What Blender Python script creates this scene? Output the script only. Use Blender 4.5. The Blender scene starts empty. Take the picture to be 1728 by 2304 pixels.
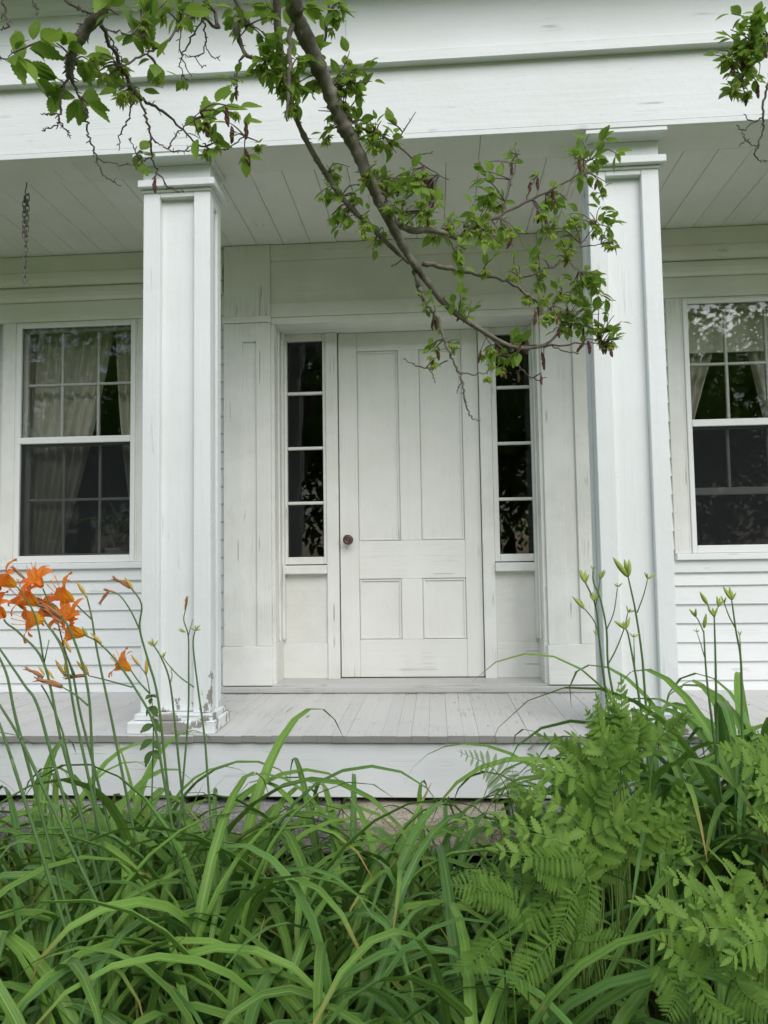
import bpy, bmesh, math, random
import numpy as np
from mathutils import Vector, Matrix
random.seed(11)
RNG = random.Random(5)
SC = bpy.context.scene
COL = SC.collection

# ------------------------------------------------------------------ camera
CP = Vector((0.1565, -4.6498, 0.7991)); YAW, PITCH, ROLL, FPX = -0.0678, 0.0649, -0.0150, 1683.56
_cy, _sy, _cp, _sp = math.cos(YAW), math.sin(YAW), math.cos(PITCH), math.sin(PITCH)
FWD = Vector((_sy*_cp, _cy*_cp, _sp)); _r = Vector((_cy, -_sy, 0)); _u = _r.cross(FWD)
RGT = _r*math.cos(ROLL)+_u*math.sin(ROLL); UPV = _u*math.cos(ROLL)-_r*math.sin(ROLL)
cam_data = bpy.data.cameras.new('camera')
cam_data.sensor_fit = 'HORIZONTAL'; cam_data.sensor_width = 36; cam_data.lens = 36*FPX/1728
cam_data.clip_start = 0.05; cam_data.clip_end = 500
cam = bpy.data.objects.new('camera', cam_data); COL.objects.link(cam)
m = Matrix((RGT, UPV, -FWD)).transposed().to_4x4(); m.translation = CP
cam.matrix_world = m
SC.camera = cam

# ------------------------------------------------------------------ sky, sun, exposure
SUN_EL, SUN_AZ = math.radians(44), math.radians(158)      # azimuth from +Y, clockwise: behind the viewer, a little right
w = bpy.data.worlds.new('World'); SC.world = w; w.use_nodes = True
nt = w.node_tree; nt.nodes.clear()
sky = nt.nodes.new('ShaderNodeTexSky'); sky.sky_type = 'NISHITA'; sky.sun_disc = False
sky.sun_elevation = SUN_EL; sky.sun_rotation = SUN_AZ; sky.air_density = 1.0; sky.dust_density = 1.5; sky.ozone_density = 0.6
hs = nt.nodes.new('ShaderNodeHueSaturation'); hs.inputs['Saturation'].default_value = 0.74      # overcast: a grey sky
bg = nt.nodes.new('ShaderNodeBackground'); bg.inputs['Strength'].default_value = 0.10
wo = nt.nodes.new('ShaderNodeOutputWorld')
nt.links.new(sky.outputs[0], hs.inputs['Color']); nt.links.new(hs.outputs[0], bg.inputs[0]); nt.links.new(bg.outputs[0], wo.inputs[0])
sd = bpy.data.lights.new('sun', 'SUN'); sd.energy = 1.3; sd.angle = math.radians(60); sd.color = (1.0, 0.985, 0.965)
sun = bpy.data.objects.new('sun', sd); COL.objects.link(sun)
sdir = Vector((math.sin(SUN_AZ)*math.cos(SUN_EL), math.cos(SUN_AZ)*math.cos(SUN_EL), math.sin(SUN_EL)))
sun.rotation_euler = sdir.to_track_quat('Z', 'Y').to_euler(); sun.location = (-3, -12, 14)
SC.view_settings.view_transform = 'Standard'; SC.view_settings.look = 'None'
SC.view_settings.gamma = 1.0; SC.view_settings.use_curve_mapping = False
SC.view_settings.exposure = 0.88
SC.render.engine = 'CYCLES'
SC.cycles.use_denoising = True
SC.cycles.max_bounces = 6; SC.cycles.transparent_max_bounces = 12

# ------------------------------------------------------------------ helpers
def pt(u, v, d):                       # a point seen at photo pixel (u, v), d metres ahead of the camera
    return CP + (FWD + RGT*((u-864)/FPX) + UPV*((1152-v)/FPX))*d
def px(p):
    q = Vector(p)-CP; z = q.dot(FWD)
    return 864+FPX*q.dot(RGT)/z, 1152-FPX*q.dot(UPV)/z, z
def link(o, parent=None):
    COL.objects.link(o)
    if parent is not None: o.parent = parent
    return o
def empty(name, loc=(0,0,0)):
    o = bpy.data.objects.new(name, None); o.location = loc; o.empty_display_size = .05; COL.objects.link(o); return o
def tag(o, label, cat=None, group=None, kind=None):
    if label: o['label'] = label
    if cat: o['category'] = cat
    if group: o['group'] = group
    if kind: o['kind'] = kind
    return o
def mesh(name, V, F, mat=None, uv=None, smooth=False):
    me = bpy.data.meshes.new(name); me.from_pydata([tuple(v) for v in V], [], F)
    if uv is not None:
        l = me.uv_layers.new(name='UVMap'); a = np.empty(len(me.loops)*2, 'f')
        idx = np.empty(len(me.loops), 'i'); me.loops.foreach_get('vertex_index', idx)
        a[:] = np.asarray(uv, 'f')[idx].ravel(); l.data.foreach_set('uv', a)
    if smooth: me.shade_smooth()
    if mat: me.materials.append(mat)
    me.update(); return me
def obj(name, me, parent=None, off=None):
    o = bpy.data.objects.new(name, me); link(o, parent)
    if off is not None: o.matrix_parent_inverse = Matrix.Translation(-Vector(off))
    return o
def boxes(name, L, mat, parent=None, bev=.003, jit=0):
    bm = bmesh.new()
    for (x0,x1,y0,y1,z0,z1) in L:
        r = bmesh.ops.create_cube(bm, size=1)
        for v in r['verts']:
            v.co = Vector(((x0+x1)/2+v.co.x*(x1-x0), (y0+y1)/2+v.co.y*(y1-y0), (z0+z1)/2+v.co.z*(z1-z0)))
            if jit: v.co += Vector([RNG.uniform(-jit, jit) for _ in range(3)])
    if bev: bmesh.ops.bevel(bm, geom=bm.edges[:], offset=bev, segments=1, affect='EDGES', clamp_overlap=True)
    me = bpy.data.meshes.new(name); bm.to_mesh(me); bm.free(); me.materials.append(mat)
    return obj(name, me, parent)
def extrude_x(name, prof, x0, x1, mat, parent, smooth=False):   # prof: list of (y,z), closed loop
    n = len(prof); V = [(x0,y,z) for y,z in prof]+[(x1,y,z) for y,z in prof]
    F = [(i,(i+1)%n,n+(i+1)%n,n+i) for i in range(n)]+[tuple(range(n))[::-1], tuple(range(n,2*n))]
    me = mesh(name, V, F, mat)
    bm = bmesh.new(); bm.from_mesh(me); bmesh.ops.recalc_face_normals(bm, faces=bm.faces[:]); bm.to_mesh(me); bm.free()
    return obj(name, me, parent)
def catmull(P, k=5):
    P = [Vector(p) for p in P]
    if len(P) < 3: return P
    Q = [P[0]*2-P[1]]+P+[P[-1]*2-P[-2]]; out = []
    for i in range(1, len(Q)-2):
        a,b,c,d = Q[i-1:i+3]
        for j in range(k):
            t = j/k
            out.append(((b*2)+(c-a)*t+(a*2-b*5+c*4-d)*t*t+(b*3-a-c*3+d)*t**3)/2)
    out.append(P[-1]); return out
def interp(R, n):
    xs = np.linspace(0, len(R)-1, n); return list(np.interp(xs, range(len(R)), R))
def tube_vf(P, R, sides=6, V=None, F=None, UV=None, cap=True):
    V = [] if V is None else V; F = [] if F is None else F; UV = [] if UV is None else UV
    n = len(P); b = len(V); T0 = (P[1]-P[0]).normalized()
    N = T0.orthogonal().normalized()
    for i in range(n):
        T = (P[min(i+1,n-1)]-P[max(i-1,0)])
        T = T.normalized() if T.length > 1e-9 else T0
        N = (N-T*N.dot(T)); N = N.normalized() if N.length > 1e-6 else T.orthogonal().normalized()
        B = T.cross(N)
        for k in range(sides):
            a = 2*math.pi*k/sides
            V.append(P[i]+(N*math.cos(a)+B*math.sin(a))*R[i]); UV.append((k/sides, i/(n-1)))
    for i in range(n-1):
        for k in range(sides):
            k2 = (k+1)%sides; F.append((b+i*sides+k, b+i*sides+k2, b+(i+1)*sides+k2, b+(i+1)*sides+k))
    if cap:
        F.append(tuple(range(b, b+sides))[::-1]); F.append(tuple(range(b+(n-1)*sides, b+n*sides)))
    return V, F, UV
def frame_from(x, n):                  # matrix with local X along x and local Z near n
    x = Vector(x).normalized(); n = Vector(n); z = n-x*n.dot(x)
    z = z.normalized() if z.length > 1e-5 else x.orthogonal().normalized()
    y = z.cross(x); return Matrix((x, y, z)).transposed()
def trs(loc, rot3, s):
    s = s if isinstance(s, tuple) else (s,s,s)
    m = (rot3 @ Matrix.Diagonal(s)).to_4x4(); m.translation = loc; return m

# ------------------------------------------------------------------ materials
class NB:
    def __init__(s, name):
        s.m = bpy.data.materials.new(name); s.m.use_nodes = True; s.t = s.m.node_tree; s.t.nodes.clear()
        s.out = s.n('OutputMaterial')
    def n(s, ty, **kw):
        nd = s.t.nodes.new('ShaderNode'+ty)
        for k, v in kw.items():
            if k.startswith('_'): setattr(nd, k[1:], v)
            else: s.put(nd.inputs[k.replace('__', ' ')], v)
        return nd
    def put(s, sock, v):
        if isinstance(v, bpy.types.NodeSocket): s.t.links.new(v, sock)
        elif isinstance(v, bpy.types.Node): s.t.links.new(v.outputs[0], sock)
        else:
            if isinstance(v, (tuple, list)) and len(v) == 3 and sock.type == 'RGBA': v = (*v, 1)
            sock.default_value = v
    def pos(s, scale=(1,1,1)):
        g = s.n('NewGeometry'); mp = s.n('Mapping'); s.put(mp.inputs[0], g.outputs['Position']); mp.inputs['Scale'].default_value = scale; return mp
    def noise(s, vec, scale=1., detail=4., rough=.55, dist=0.):
        return s.n('TexNoise', Vector=vec, Scale=scale, Detail=detail, Roughness=rough, Distortion=dist).outputs[0]
    def ramp(s, f, stops):
        r = s.n('ValToRGB', Fac=f); e = r.color_ramp.elements
        while len(e) < len(stops): e.new(.5)
        for el, (p, c) in zip(e, stops):
            el.position = p; el.color = (c,c,c,1) if not isinstance(c, (tuple,list)) else (*c,1)
        return r.outputs[0]
    def mix(s, f, a, b, mode='MIX'):
        nd = s.t.nodes.new('ShaderNodeMix'); nd.data_type = 'RGBA'; nd.blend_type = mode
        s.put(nd.inputs[0], f); s.put(nd.inputs[6], a); s.put(nd.inputs[7], b); return nd.outputs[2]
    def math(s, op, a, b=0., clamp=False):
        nd = s.t.nodes.new('ShaderNodeMath'); nd.operation = op; nd.use_clamp = clamp
        s.put(nd.inputs[0], a); s.put(nd.inputs[1], b); return nd.outputs[0]
    def rng(s, v, a, b, c=0., d=1.):
        nd = s.n('MapRange', Value=v); nd.inputs[1].default_value = a; nd.inputs[2].default_value = b; nd.inputs[3].default_value = c; nd.inputs[4].default_value = d
        return nd.outputs[0]
    def bump(s, h, strength=.3, dist=.002, normal=None):
        nd = s.n('Bump', Height=h, Strength=strength, Distance=dist)
        if normal is not None: s.put(nd.inputs['Normal'], normal)
        return nd.outputs[0]
    def pbr(s, color, rough=.5, normal=None, spec=.5, **kw):
        b = s.n('BsdfPrincipled'); s.put(b.inputs['Base Color'], color); s.put(b.inputs['Roughness'], rough); s.put(b.inputs['Specular IOR Level'], spec)
        if normal is not None: s.put(b.inputs['Normal'], normal)
        for k, v in kw.items(): s.put(b.inputs[k.replace('__', ' ')], v)
        return b.outputs[0]
    def done(s, sh):
        s.t.links.new(sh, s.out.inputs[0]); return s.m

def paint(name, grain='x', base=(.77,.80,.80), wear=.0, specks=.0, grime=.10, crack=.5, peel=0., floor=False, rough=.5):
    b = NB(name)
    sc = {'x': (1.6, 40, 40), 'y': (40, 1.6, 40), 'z': (40, 40, 1.6)}[grain]
    gp = b.pos(sc); p = b.pos()
    info = b.n('ObjectInfo').outputs['Random']
    g = b.noise(gp, 1., 3., .6)
    g2 = b.noise(gp, 3.1, 2., .7)
    big = b.noise(p, 2.3, 3., .6)
    med = b.noise(p, 22., 2., .65)
    col = b.mix(b.rng(big, .35, .75, 0, grime*1.6), base, (.52,.52,.43))
    col = b.mix(b.rng(g, .45, .85, 0, .30), col, tuple(c*.86 for c in base))
    bri = b.rng(info, 0, 1, .955, 1.02); col = b.mix(1., col, b.n('CombineColor', Red=bri, Green=bri, Blue=bri).outputs[0], 'MULTIPLY')
    h = b.math('ADD', b.math('MULTIPLY', g, .7), b.math('MULTIPLY', med, .8))
    if wear:
        wm = b.math('MULTIPLY', b.rng(g2, .50, .66), b.rng(b.noise(p, 3.7, 4., .7), .50, .66)); wm = b.math('MULTIPLY', wm, wear, True)
        col = b.mix(wm, col, (.33,.325,.31) if floor else (.40,.395,.375))
    if crack:                          # hairline splits along the grain
        cp = b.pos({'x': (.45, 26, 26), 'y': (26, .45, 26), 'z': (26, 26, .45)}[grain])
        cn = b.noise(cp, 1., 1., .5); line = b.rng(b.math('ABSOLUTE', b.math('SUBTRACT', cn, .5)), 0., .010, 1., 0.)
        line = b.math('MULTIPLY', line, b.rng(b.noise(p, 4.3, 1.), .58, .66)); line = b.math('MULTIPLY', line, crack, True)
        col = b.mix(line, col, (.16,.155,.14))
    if specks:
        vo = b.n('TexVoronoi', Vector=b.pos(), Scale=42.); sp = b.rng(vo.outputs['Distance'], .055, .10, 1., 0.)
        sp = b.math('MULTIPLY', sp, b.rng(b.n('SeparateColor', Color=vo.outputs['Color']).outputs[0], 1-.22*specks, 1-.20*specks))
        sp = b.math('MULTIPLY', sp, b.rng(med, .42, .55))
        col = b.mix(b.math('MULTIPLY', sp, .8), col, (.10,.095,.075))
        dust = b.rng(b.noise(p, 5.1, 4., .75), .52, .78, 0, .3*specks); col = b.mix(dust, col, (.42,.42,.37))
    if peel:
        z = b.n('SeparateXYZ', Vector=b.n('NewGeometry').outputs['Position']).outputs[2]
        hz = b.rng(z, .02, .42, .21*peel, -.12)
        pn = b.noise(b.pos((9, 9, 5)), 1., 5., .65)
        pm = b.rng(b.math('ADD', pn, hz), .645, .66)
        col = b.mix(pm, col, b.mix(g2, (.20,.19,.175), (.42,.40,.36))); h = b.math('SUBTRACT', h, b.math('MULTIPLY', pm, 1.2))
        ln = b.rng(b.noise(b.pos((7, 7, 70)), 1., 4., .6), .60, .63); ln = b.math('MULTIPLY', ln, b.rng(z, .09, .10, 1., 0.)); ln = b.math('MULTIPLY', ln, min(1, peel), True)
        col = b.mix(ln, col, (.17,.16,.145)); h = b.math('SUBTRACT', h, ln)
    return b.done(b.pbr(col, rough, b.bump(h, .55, .0028), .35))

M = {}
M['paint_h'] = paint('white_paint_horizontal', 'x', wear=.04, specks=.12, grime=.10, crack=.55)
M['paint_v'] = paint('white_paint_vertical', 'z', wear=.05, grime=.10, crack=.45)
M['paint_col'] = paint('white_paint_column', 'z', wear=.02, specks=.14, grime=.09, crack=.22, peel=.72)
M['paint_col2'] = paint('white_paint_sound_column', 'z', wear=.02, specks=.14, grime=.09, crack=.22)
M['paint_plinth'] = paint('white_paint_plinth', 'x', wear=.3, grime=.1, crack=1., peel=.62)
M['paint_old_v'] = paint('worn_white_paint_vertical', 'z', base=(.81,.82,.785), wear=.24, specks=.55, grime=.28, crack=.7)
M['paint_old_h'] = paint('worn_white_paint_horizontal', 'x', base=(.81,.82,.785), wear=.24, specks=.5, grime=.26, crack=.7)
M['paint_door'] = paint('door_white_paint', 'z', base=(.81,.815,.775), wear=.14, specks=.25, grime=.14, crack=.4)
M['paint_door_h'] = paint('door_white_paint_rail', 'x', base=(.81,.815,.775), wear=.35, specks=.2, grime=.14, crack=.5)
M['paint_spot'] = paint('speckled_white_paint', 'x', base=(.76,.76,.72), wear=.1, specks=1.0, grime=.25, crack=.2)
M['paint_band'] = paint('aged_band_paint', 'x', base=(.82,.82,.775), wear=.06, grime=.2, crack=.3)  # warm base carries the recess light's tone, lightened to brighten the porch
M['frieze'] = paint('yellowed_frieze_paint', 'x', base=(.82,.82,.775), wear=.08, specks=.3, grime=.3, crack=.3)  # grime gives the yellow stains; the base is lightened to brighten the recess
M['siding'] = paint('white_siding_paint', 'x', base=(.75,.775,.775), wear=.1, grime=.12, crack=.35)
M['ceiling'] = paint('ceiling_paint', 'y', base=(.82,.82,.775), wear=.03, grime=.15, crack=.35)
M['floor'] = paint('grey_floor_paint', 'y', base=(.57,.57,.55), wear=.95, grime=.12, crack=1., floor=True, rough=.55)
M['board_end'] = paint('bare_board_end', 'x', base=(.24,.235,.225), wear=.5, grime=.2, crack=1., floor=True)
M['threshold'] = paint('worn_threshold', 'x', base=(.50,.495,.485), wear=.9, grime=.2, crack=1., floor=True)
def simple(name, col, rough=.5, var=.15, scale=8., spec=.4, bump=.15, metal=0., bd=.002):
    b = NB(name); n = b.noise(b.pos(), scale, 6., .6)
    c = b.mix(n, tuple(x*(1-var) for x in col), tuple(min(1,x*(1+var)) for x in col))
    return b.done(b.pbr(c, rough, b.bump(n, bump, bd), spec, Metallic=metal))
M['vinyl'] = simple('storm_window_white', (.80,.81,.80), .35, .03, 5, .5, .03)
M['sash'] = simple('sash_white', (.70,.71,.68), .45, .06, 12)
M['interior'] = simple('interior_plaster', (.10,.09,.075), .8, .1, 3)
M['dark'] = simple('shadowed_timber', (.07,.06,.05), .8, .3, 6)  # near-black colour stands in for the shade in gaps under the porch
M['chain'] = simple('galvanised_steel', (.13,.12,.105), .6, .4, 60, .4, .2, .3)
M['knob'] = simple('brown_knob', (.085,.045,.030), .32, .35, 40, .6, .1)
M['brownframe'] = simple('brown_painted_metal', (.10,.055,.045), .45, .3, 20)
M['lampglass'] = simple('frosted_glass', (.55,.56,.52), .35, .05, 10)
M['roofing'] = simple('roof_shingle', (.10,.10,.10), .85, .3, 12)
M['shade'] = simple('roller_shade_cloth', (.72,.71,.62), .8, .05, 20)
M['dried'] = simple('dried_stem', (.42,.33,.16), .7, .3, 40)

def glass(name, bend=.0):
    b = NB(name); fr = b.n('Fresnel', IOR=1.5)
    nz = b.noise(b.pos(), 5., 2., .4); bp = b.bump(nz, 1., bend)
    f = b.math('MULTIPLY', fr.outputs[0], 1.15, True)
    gl = b.n('BsdfGlossy', Color=(1,1,1), Roughness=.012)
    if bend: b.put(gl.inputs['Normal'], bp)
    tr = b.n('BsdfTransparent', Color=(.955,.965,.955))
    return b.done(b.n('MixShader', Fac=f, **{}).outputs[0] if False else mixs(b, f, tr.outputs[0], gl.outputs[0]))
def mixs(b, f, a, c):
    mx = b.n('MixShader'); b.put(mx.inputs[0], f); b.t.links.new(a, mx.inputs[1]); b.t.links.new(c, mx.inputs[2]); return mx.outputs[0]
M['glass'] = glass('window_glass', .0)
M['oldglass'] = glass('wavy_old_glass', .0004)
def screen():
    b = NB('insect_screen'); tr = b.n('BsdfTransparent', Color=(1,1,1)); df = b.n('BsdfDiffuse', Color=(.03,.033,.035))
    return b.done(mixs(b, .5, tr.outputs[0], df.outputs[0]))
M['screen'] = screen()
def curtain_mat():
    b = NB('cream_curtain'); c = b.mix(b.noise(b.pos((30,30,3)), 1., 3.), (.78,.76,.66), (.90,.88,.78))
    df = b.n('BsdfDiffuse', Color=c); tl = b.n('BsdfTranslucent', Color=c)
    return b.done(mixs(b, .3, df.outputs[0], tl.outputs[0]))
M['curtain'] = curtain_mat()

def leafmat(name, c0, c1, c2, veins='none', trans=.28, rough=.45, tipcol=None):
    """c0..c1 the range of greens between leaves, c2 the vein colour"""
    b = NB(name); uv = b.n('UVMap').outputs[0]; sx = b.n('SeparateXYZ', Vector=uv)
    u, v = sx.outputs[0], sx.outputs[1]
    rnd = b.n('ObjectInfo').outputs['Random']; pn = b.noise(b.pos(), 14., 3.)
    f = b.math('ADD', b.math('MULTIPLY', rnd, .6), b.math('MULTIPLY', pn, .5), True)
    col = b.mix(f, c0, c1); h = None
    if veins == 'strap':
        st = b.n('TexWave', Vector=b.n('CombineXYZ', X=b.math('MULTIPLY', u, 1.35), Y=b.math('MULTIPLY', v, .05)), Scale=1., Distortion=.6, Detail=2.)
        col = b.mix(b.math('MULTIPLY', st.outputs['Fac'], .22), col, c2)
        mid = b.rng(b.math('ABSOLUTE', b.math('SUBTRACT', u, .5)), .0, .06, .75, 0.); col = b.mix(mid, col, c2)
        bl = b.noise(b.n('CombineXYZ', X=b.math('MULTIPLY', u, 2.), Y=b.math('MULTIPLY', v, 22.), Z=b.math('MULTIPLY', rnd, 40.)), 1., 3., .7); col = b.mix(b.rng(bl, .62, .74, 0, .7), col, (.30,.25,.07))
        col = b.mix(b.rng(v, 0., .18, .5, 0.), col, (.16,.20,.06))
        if tipcol: col = b.mix(b.math('MULTIPLY', b.rng(v, .84, .97), b.rng(rnd, .15, .35)), col, tipcol)
        h = st.outputs['Fac']
    elif veins == 'pinnate':
        a = b.math('ABSOLUTE', b.math('SUBTRACT', u, .5))
        ph = b.math('SUBTRACT', b.math('MULTIPLY', v, 11.), b.math('MULTIPLY', a, 9.))
        fr = b.math('ABSOLUTE', b.math('SUBTRACT', b.math('FRACT', ph), .5)); vv = b.rng(fr, .0, .11, 1., 0.)
        mid = b.rng(a, 0., .04, 1., 0.); al = b.math('MAXIMUM', b.math('MULTIPLY', vv, .55), mid)
        col = b.mix(b.math('MULTIPLY', al, .55), col, c2); h = b.math('MULTIPLY', al, -1.)
    elif veins == 'tepal':
        col = b.mix(b.rng(v, .22, .55), c2, col)
        mid = b.rng(b.math('ABSOLUTE', b.math('SUBTRACT', u, .5)), 0., .06, .5, 0.); col = b.mix(mid, col, c2); h = None
    nrm = b.bump(h, .25, .001) if h is not None else None
    p = b.pbr(col, rough, nrm, .20)
    tl = b.n('BsdfTranslucent', Color=b.mix(.5, col, tuple(min(1, x*1.5) for x in c1)))
    return b.done(mixs(b, trans, p, tl.outputs[0]))
M['strap'] = leafmat('daylily_leaf', (.030,.094,.012), (.175,.335,.052), (.32,.47,.14), 'strap', .22, .40, (.30,.20,.06))
M['strap_blue'] = leafmat('daylily_leaf_deep', (.023,.076,.014), (.128,.275,.055), (.25,.41,.14), 'strap', .2, .38)
M['strap_pale'] = leafmat('daylily_leaf_pale', (.08,.165,.02), (.20,.32,.05), (.29,.41,.12), 'strap', .3, .45, (.35,.28,.08))
M['strap_yellow'] = leafmat('yellowing_leaf', (.40,.25,.03), (.50,.33,.06), (.45,.33,.10), 'strap', .3, .5)
M['strap_dead'] = leafmat('dead_leaf', (.22,.12,.06), (.36,.21,.11), (.40,.26,.15), 'strap', .15, .7)
M['fern'] = leafmat('sensitive_fern', (.075,.165,.020), (.195,.325,.052), (.28,.41,.12), 'pinnate', .32, .5)
M['lacefern'] = leafmat('lacy_fern', (.085,.175,.025), (.17,.30,.05), (.22,.34,.10), 'none', .32, .5)
M['leaf'] = leafmat('tree_leaf', (.090,.185,.018), (.26,.40,.055), (.30,.42,.10), 'pinnate', .42, .45)
M['bract'] = leafmat('tree_bract', (.27,.36,.06), (.40,.50,.12), (.42,.52,.17), 'none', .5, .5)
M['weed'] = leafmat('weed_leaf', (.06,.13,.03), (.10,.18,.045), (.14,.23,.08), 'pinnate', .28, .5)
M['tepal'] = leafmat('orange_tepal', (1.0,.215,.03), (1.0,.33,.08), (1.0,.62,.06), 'tepal', .58, .5)
M['wilt'] = leafmat('wilted_tepal', (.42,.17,.07), (.55,.25,.12), (.45,.26,.12), 'strap', .2, .65)
M['stem'] = simple('green_stem', (.10,.185,.06), .45, .25, 40)
M['budgreen'] = simple('green_bud', (.32,.39,.085), .45, .3, 60)
M['budyellow'] = simple('yellow_bud', (.55,.36,.06), .45, .25, 60)
M['stamen'] = simple('stamen_orange', (.75,.30,.06), .5, .1, 20)
M['catkin'] = simple('brown_catkin', (.13,.055,.042), .7, .6, 250, .3, .8)
def bark():
    b = NB('grey_bark'); p = b.pos(); n = b.noise(p, 26., 7., .7); n2 = b.noise(p, 120., 4.)
    c = b.ramp(n, [(.3,(.075,.066,.052)), (.52,(.19,.17,.14)), (.74,(.33,.31,.27))])
    return b.done(b.pbr(c, .8, b.bump(b.math('ADD', n, b.math('MULTIPLY', n2, .3)), .6, .004), .25))
M['bark'] = bark()
M['twig'] = simple('dark_twig', (.11,.085,.07), .7, .5, 90)
def granite(name, c0, c1, c2):
    b = NB(name); p = b.pos(); vo = b.n('TexVoronoi', Vector=p, Scale=210.); n = b.noise(p, 7., 7., .7); n2 = b.noise(p, 60., 5., .7)
    c = b.ramp(n, [(.32,c0), (.55,c1), (.75,c2)]); s = b.n('SeparateColor', Color=vo.outputs['Color']).outputs[0]
    c = b.mix(b.rng(s, .72, .80, 0, .55), c, (.06,.06,.058)); c = b.mix(b.rng(n2, .60, .68, 0, .6), c, (.62,.60,.55))
    return b.done(b.pbr(c, .85, b.bump(b.math('ADD', n2, n), .7, .008), .3))
M['granite'] = granite('rough_granite', (.15,.145,.135), (.30,.29,.27), (.42,.40,.36))
M['slab'] = granite('buff_stone_slab', (.30,.27,.20), (.42,.38,.29), (.50,.46,.37))
def soilmat():
    b = NB('soil'); p = b.pos(); n = b.noise(p, 9., 8., .75); n2 = b.noise(p, 45., 5., .7)
    c = b.ramp(n, [(.3,(.022,.018,.012)), (.55,(.05,.04,.026)), (.75,(.10,.075,.045))]); c = b.mix(b.rng(n2, .62, .7, 0, .5), c, (.17,.12,.07))
    return b.done(b.pbr(c, .95, b.bump(n2, 1., .02), .2))
M['soil'] = soilmat()
def lawn():
    b = NB('lawn'); p = b.pos(); n = b.noise(p, .35, 6., .7); n2 = b.noise(p, 30., 5., .7)
    c = b.mix(n, (.085,.135,.025), (.16,.21,.05)); c = b.mix(b.rng(n2, .3, .8, 0, .5), c, (.05,.085,.018))
    return b.done(b.pbr(c, .9, b.bump(n2, 1., .03), .2))
M['lawn'] = lawn()

# ------------------------------------------------------------------ setting: ground
def gz(x, y):                          # the bed rises a little to the right and towards the house
    t = min(1, max(0, (x-.3)/.8)); t = t*t*(3-2*t)
    e = min(1, max(0, (y+5.2)/1.6))*min(1, max(0, (3.2-abs(x))/.8))
    return -.66 + e*(.04+.13*t) + .012*math.sin(5*x+1)*math.cos(4*y)
def ground_sheet():
    X = sorted(set([-90,-45,-22,-12,-7,-5]+list(np.linspace(-4, 4, 41))+[5,7,12,22,45,90]))
    Y = sorted(set([-90,-45,-25,-14,-9,-7]+list(np.linspace(-6, 0, 31))+[3,10,30,90]))
    V = [(x, y, gz(x,y)-(.0 if -5.5<y<0 and abs(x)<4 else .02)) for y in Y for x in X]; n = len(X)
    F = [(j*n+i, j*n+i+1, (j+1)*n+i+1, (j+1)*n+i) for j in range(len(Y)-1) for i in range(n-1)]
    o = obj('ground', mesh('ground', V, F, M['lawn'], smooth=True)); o['kind'] = 'structure'
    X = np.linspace(-3.2, 3.2, 33); Y = np.linspace(-3.9, -.4, 20)
    V = [(x, y, gz(x,y)+.012) for y in Y for x in X]; n = len(X)
    F = [(j*n+i, j*n+i+1, (j+1)*n+i+1, (j+1)*n+i) for j in range(len(Y)-1) for i in range(n-1)]
    o = obj('flower_bed_soil', mesh('flower_bed_soil', V, F, M['soil'], smooth=True)); o['kind'] = 'structure'
ground_sheet()

# ------------------------------------------------------------------ the house
XE = 3.7
H = empty('white_house', (0, 0, gz(0,0)))
H.location = (0, 0, 0)
tag(H, 'white clapboard house with panelled front door, sidelights and a columned porch', 'house')
# -- sheathing with openings behind the clapboards
WIN = [(-2.545, -1.735), (1.69, 2.50)]; WZ0, WZ1 = .80, 2.38
L = []
for sx, (a, b_) in zip((-1, 1), WIN):
    lo, hi = (-XE, -.86) if sx < 0 else (.83, XE)
    L += [(lo, a, .005, .10, -.3, 2.83), (b_, hi, .005, .10, -.3, 2.83), (a, b_, .005, .10, -.3, WZ0), (a, b_, .005, .10, WZ1, 2.83)]
L += [(-.86, .83, .0, .10, 2.45, 2.83)]
boxes('wall', L, M['siding'], H, 0)
boxes('foundation_wall', [(-XE, XE, .0, .3, -.75, -.3)], M['dark'], H, 0)
# -- interior shell, dark rooms
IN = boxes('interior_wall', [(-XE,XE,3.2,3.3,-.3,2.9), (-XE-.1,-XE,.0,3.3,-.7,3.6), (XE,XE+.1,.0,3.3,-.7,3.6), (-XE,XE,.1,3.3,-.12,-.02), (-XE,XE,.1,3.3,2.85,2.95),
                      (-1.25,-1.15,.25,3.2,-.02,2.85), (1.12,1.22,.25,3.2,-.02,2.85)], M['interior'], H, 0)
# -- clapboards
SID = boxes('siding', [(-XE, -1.16, -.001, .004, -.02, .02), (1.11, XE, -.001, .004, -.02, .02)], M['siding'], H, 0)
zl = [.0, .059, .173, .284, .396, .512, .622, .725]
while zl[-1] < 2.45: zl.append(zl[-1]+.112)
def clap(x0, x1, za, zb):
    j = RNG.uniform(-.0015, .0015)
    n = max(2, int((x1-x0)/.35)); xs = np.linspace(x0, x1, n+1); prof = ((-.006, zb+.012), (-.0245, za+.0005), (-.0245, za-.0), (.0045, za))
    V = []; F = []
    for i, x in enumerate(xs):
        w = RNG.uniform(-.0012, .0012)+j
        V += [(x, -.006, zb+.006), (x, -.0225+w*.5, za+w+.002), (x, -.021+w*.5, za+w), (x, .003, za+w)]
    for i in range(n):
        for k in range(3): a = i*4+k; F.append((a, a+1, a+5, a+4))
    obj('clapboard', mesh('clapboard', V, F, M['siding']), SID)
for i in range(len(zl)-1):
    za, zb = zl[i], zl[i+1]
    if za < .70:
        clap(-XE, -1.162, za, zb); clap(1.112, XE, za, zb)
    else:
        clap(-XE, -2.67, za, zb); clap(-1.62, -1.162, za, zb); clap(1.112, 1.60, za, zb); clap(2.62, XE, za, zb)
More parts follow.
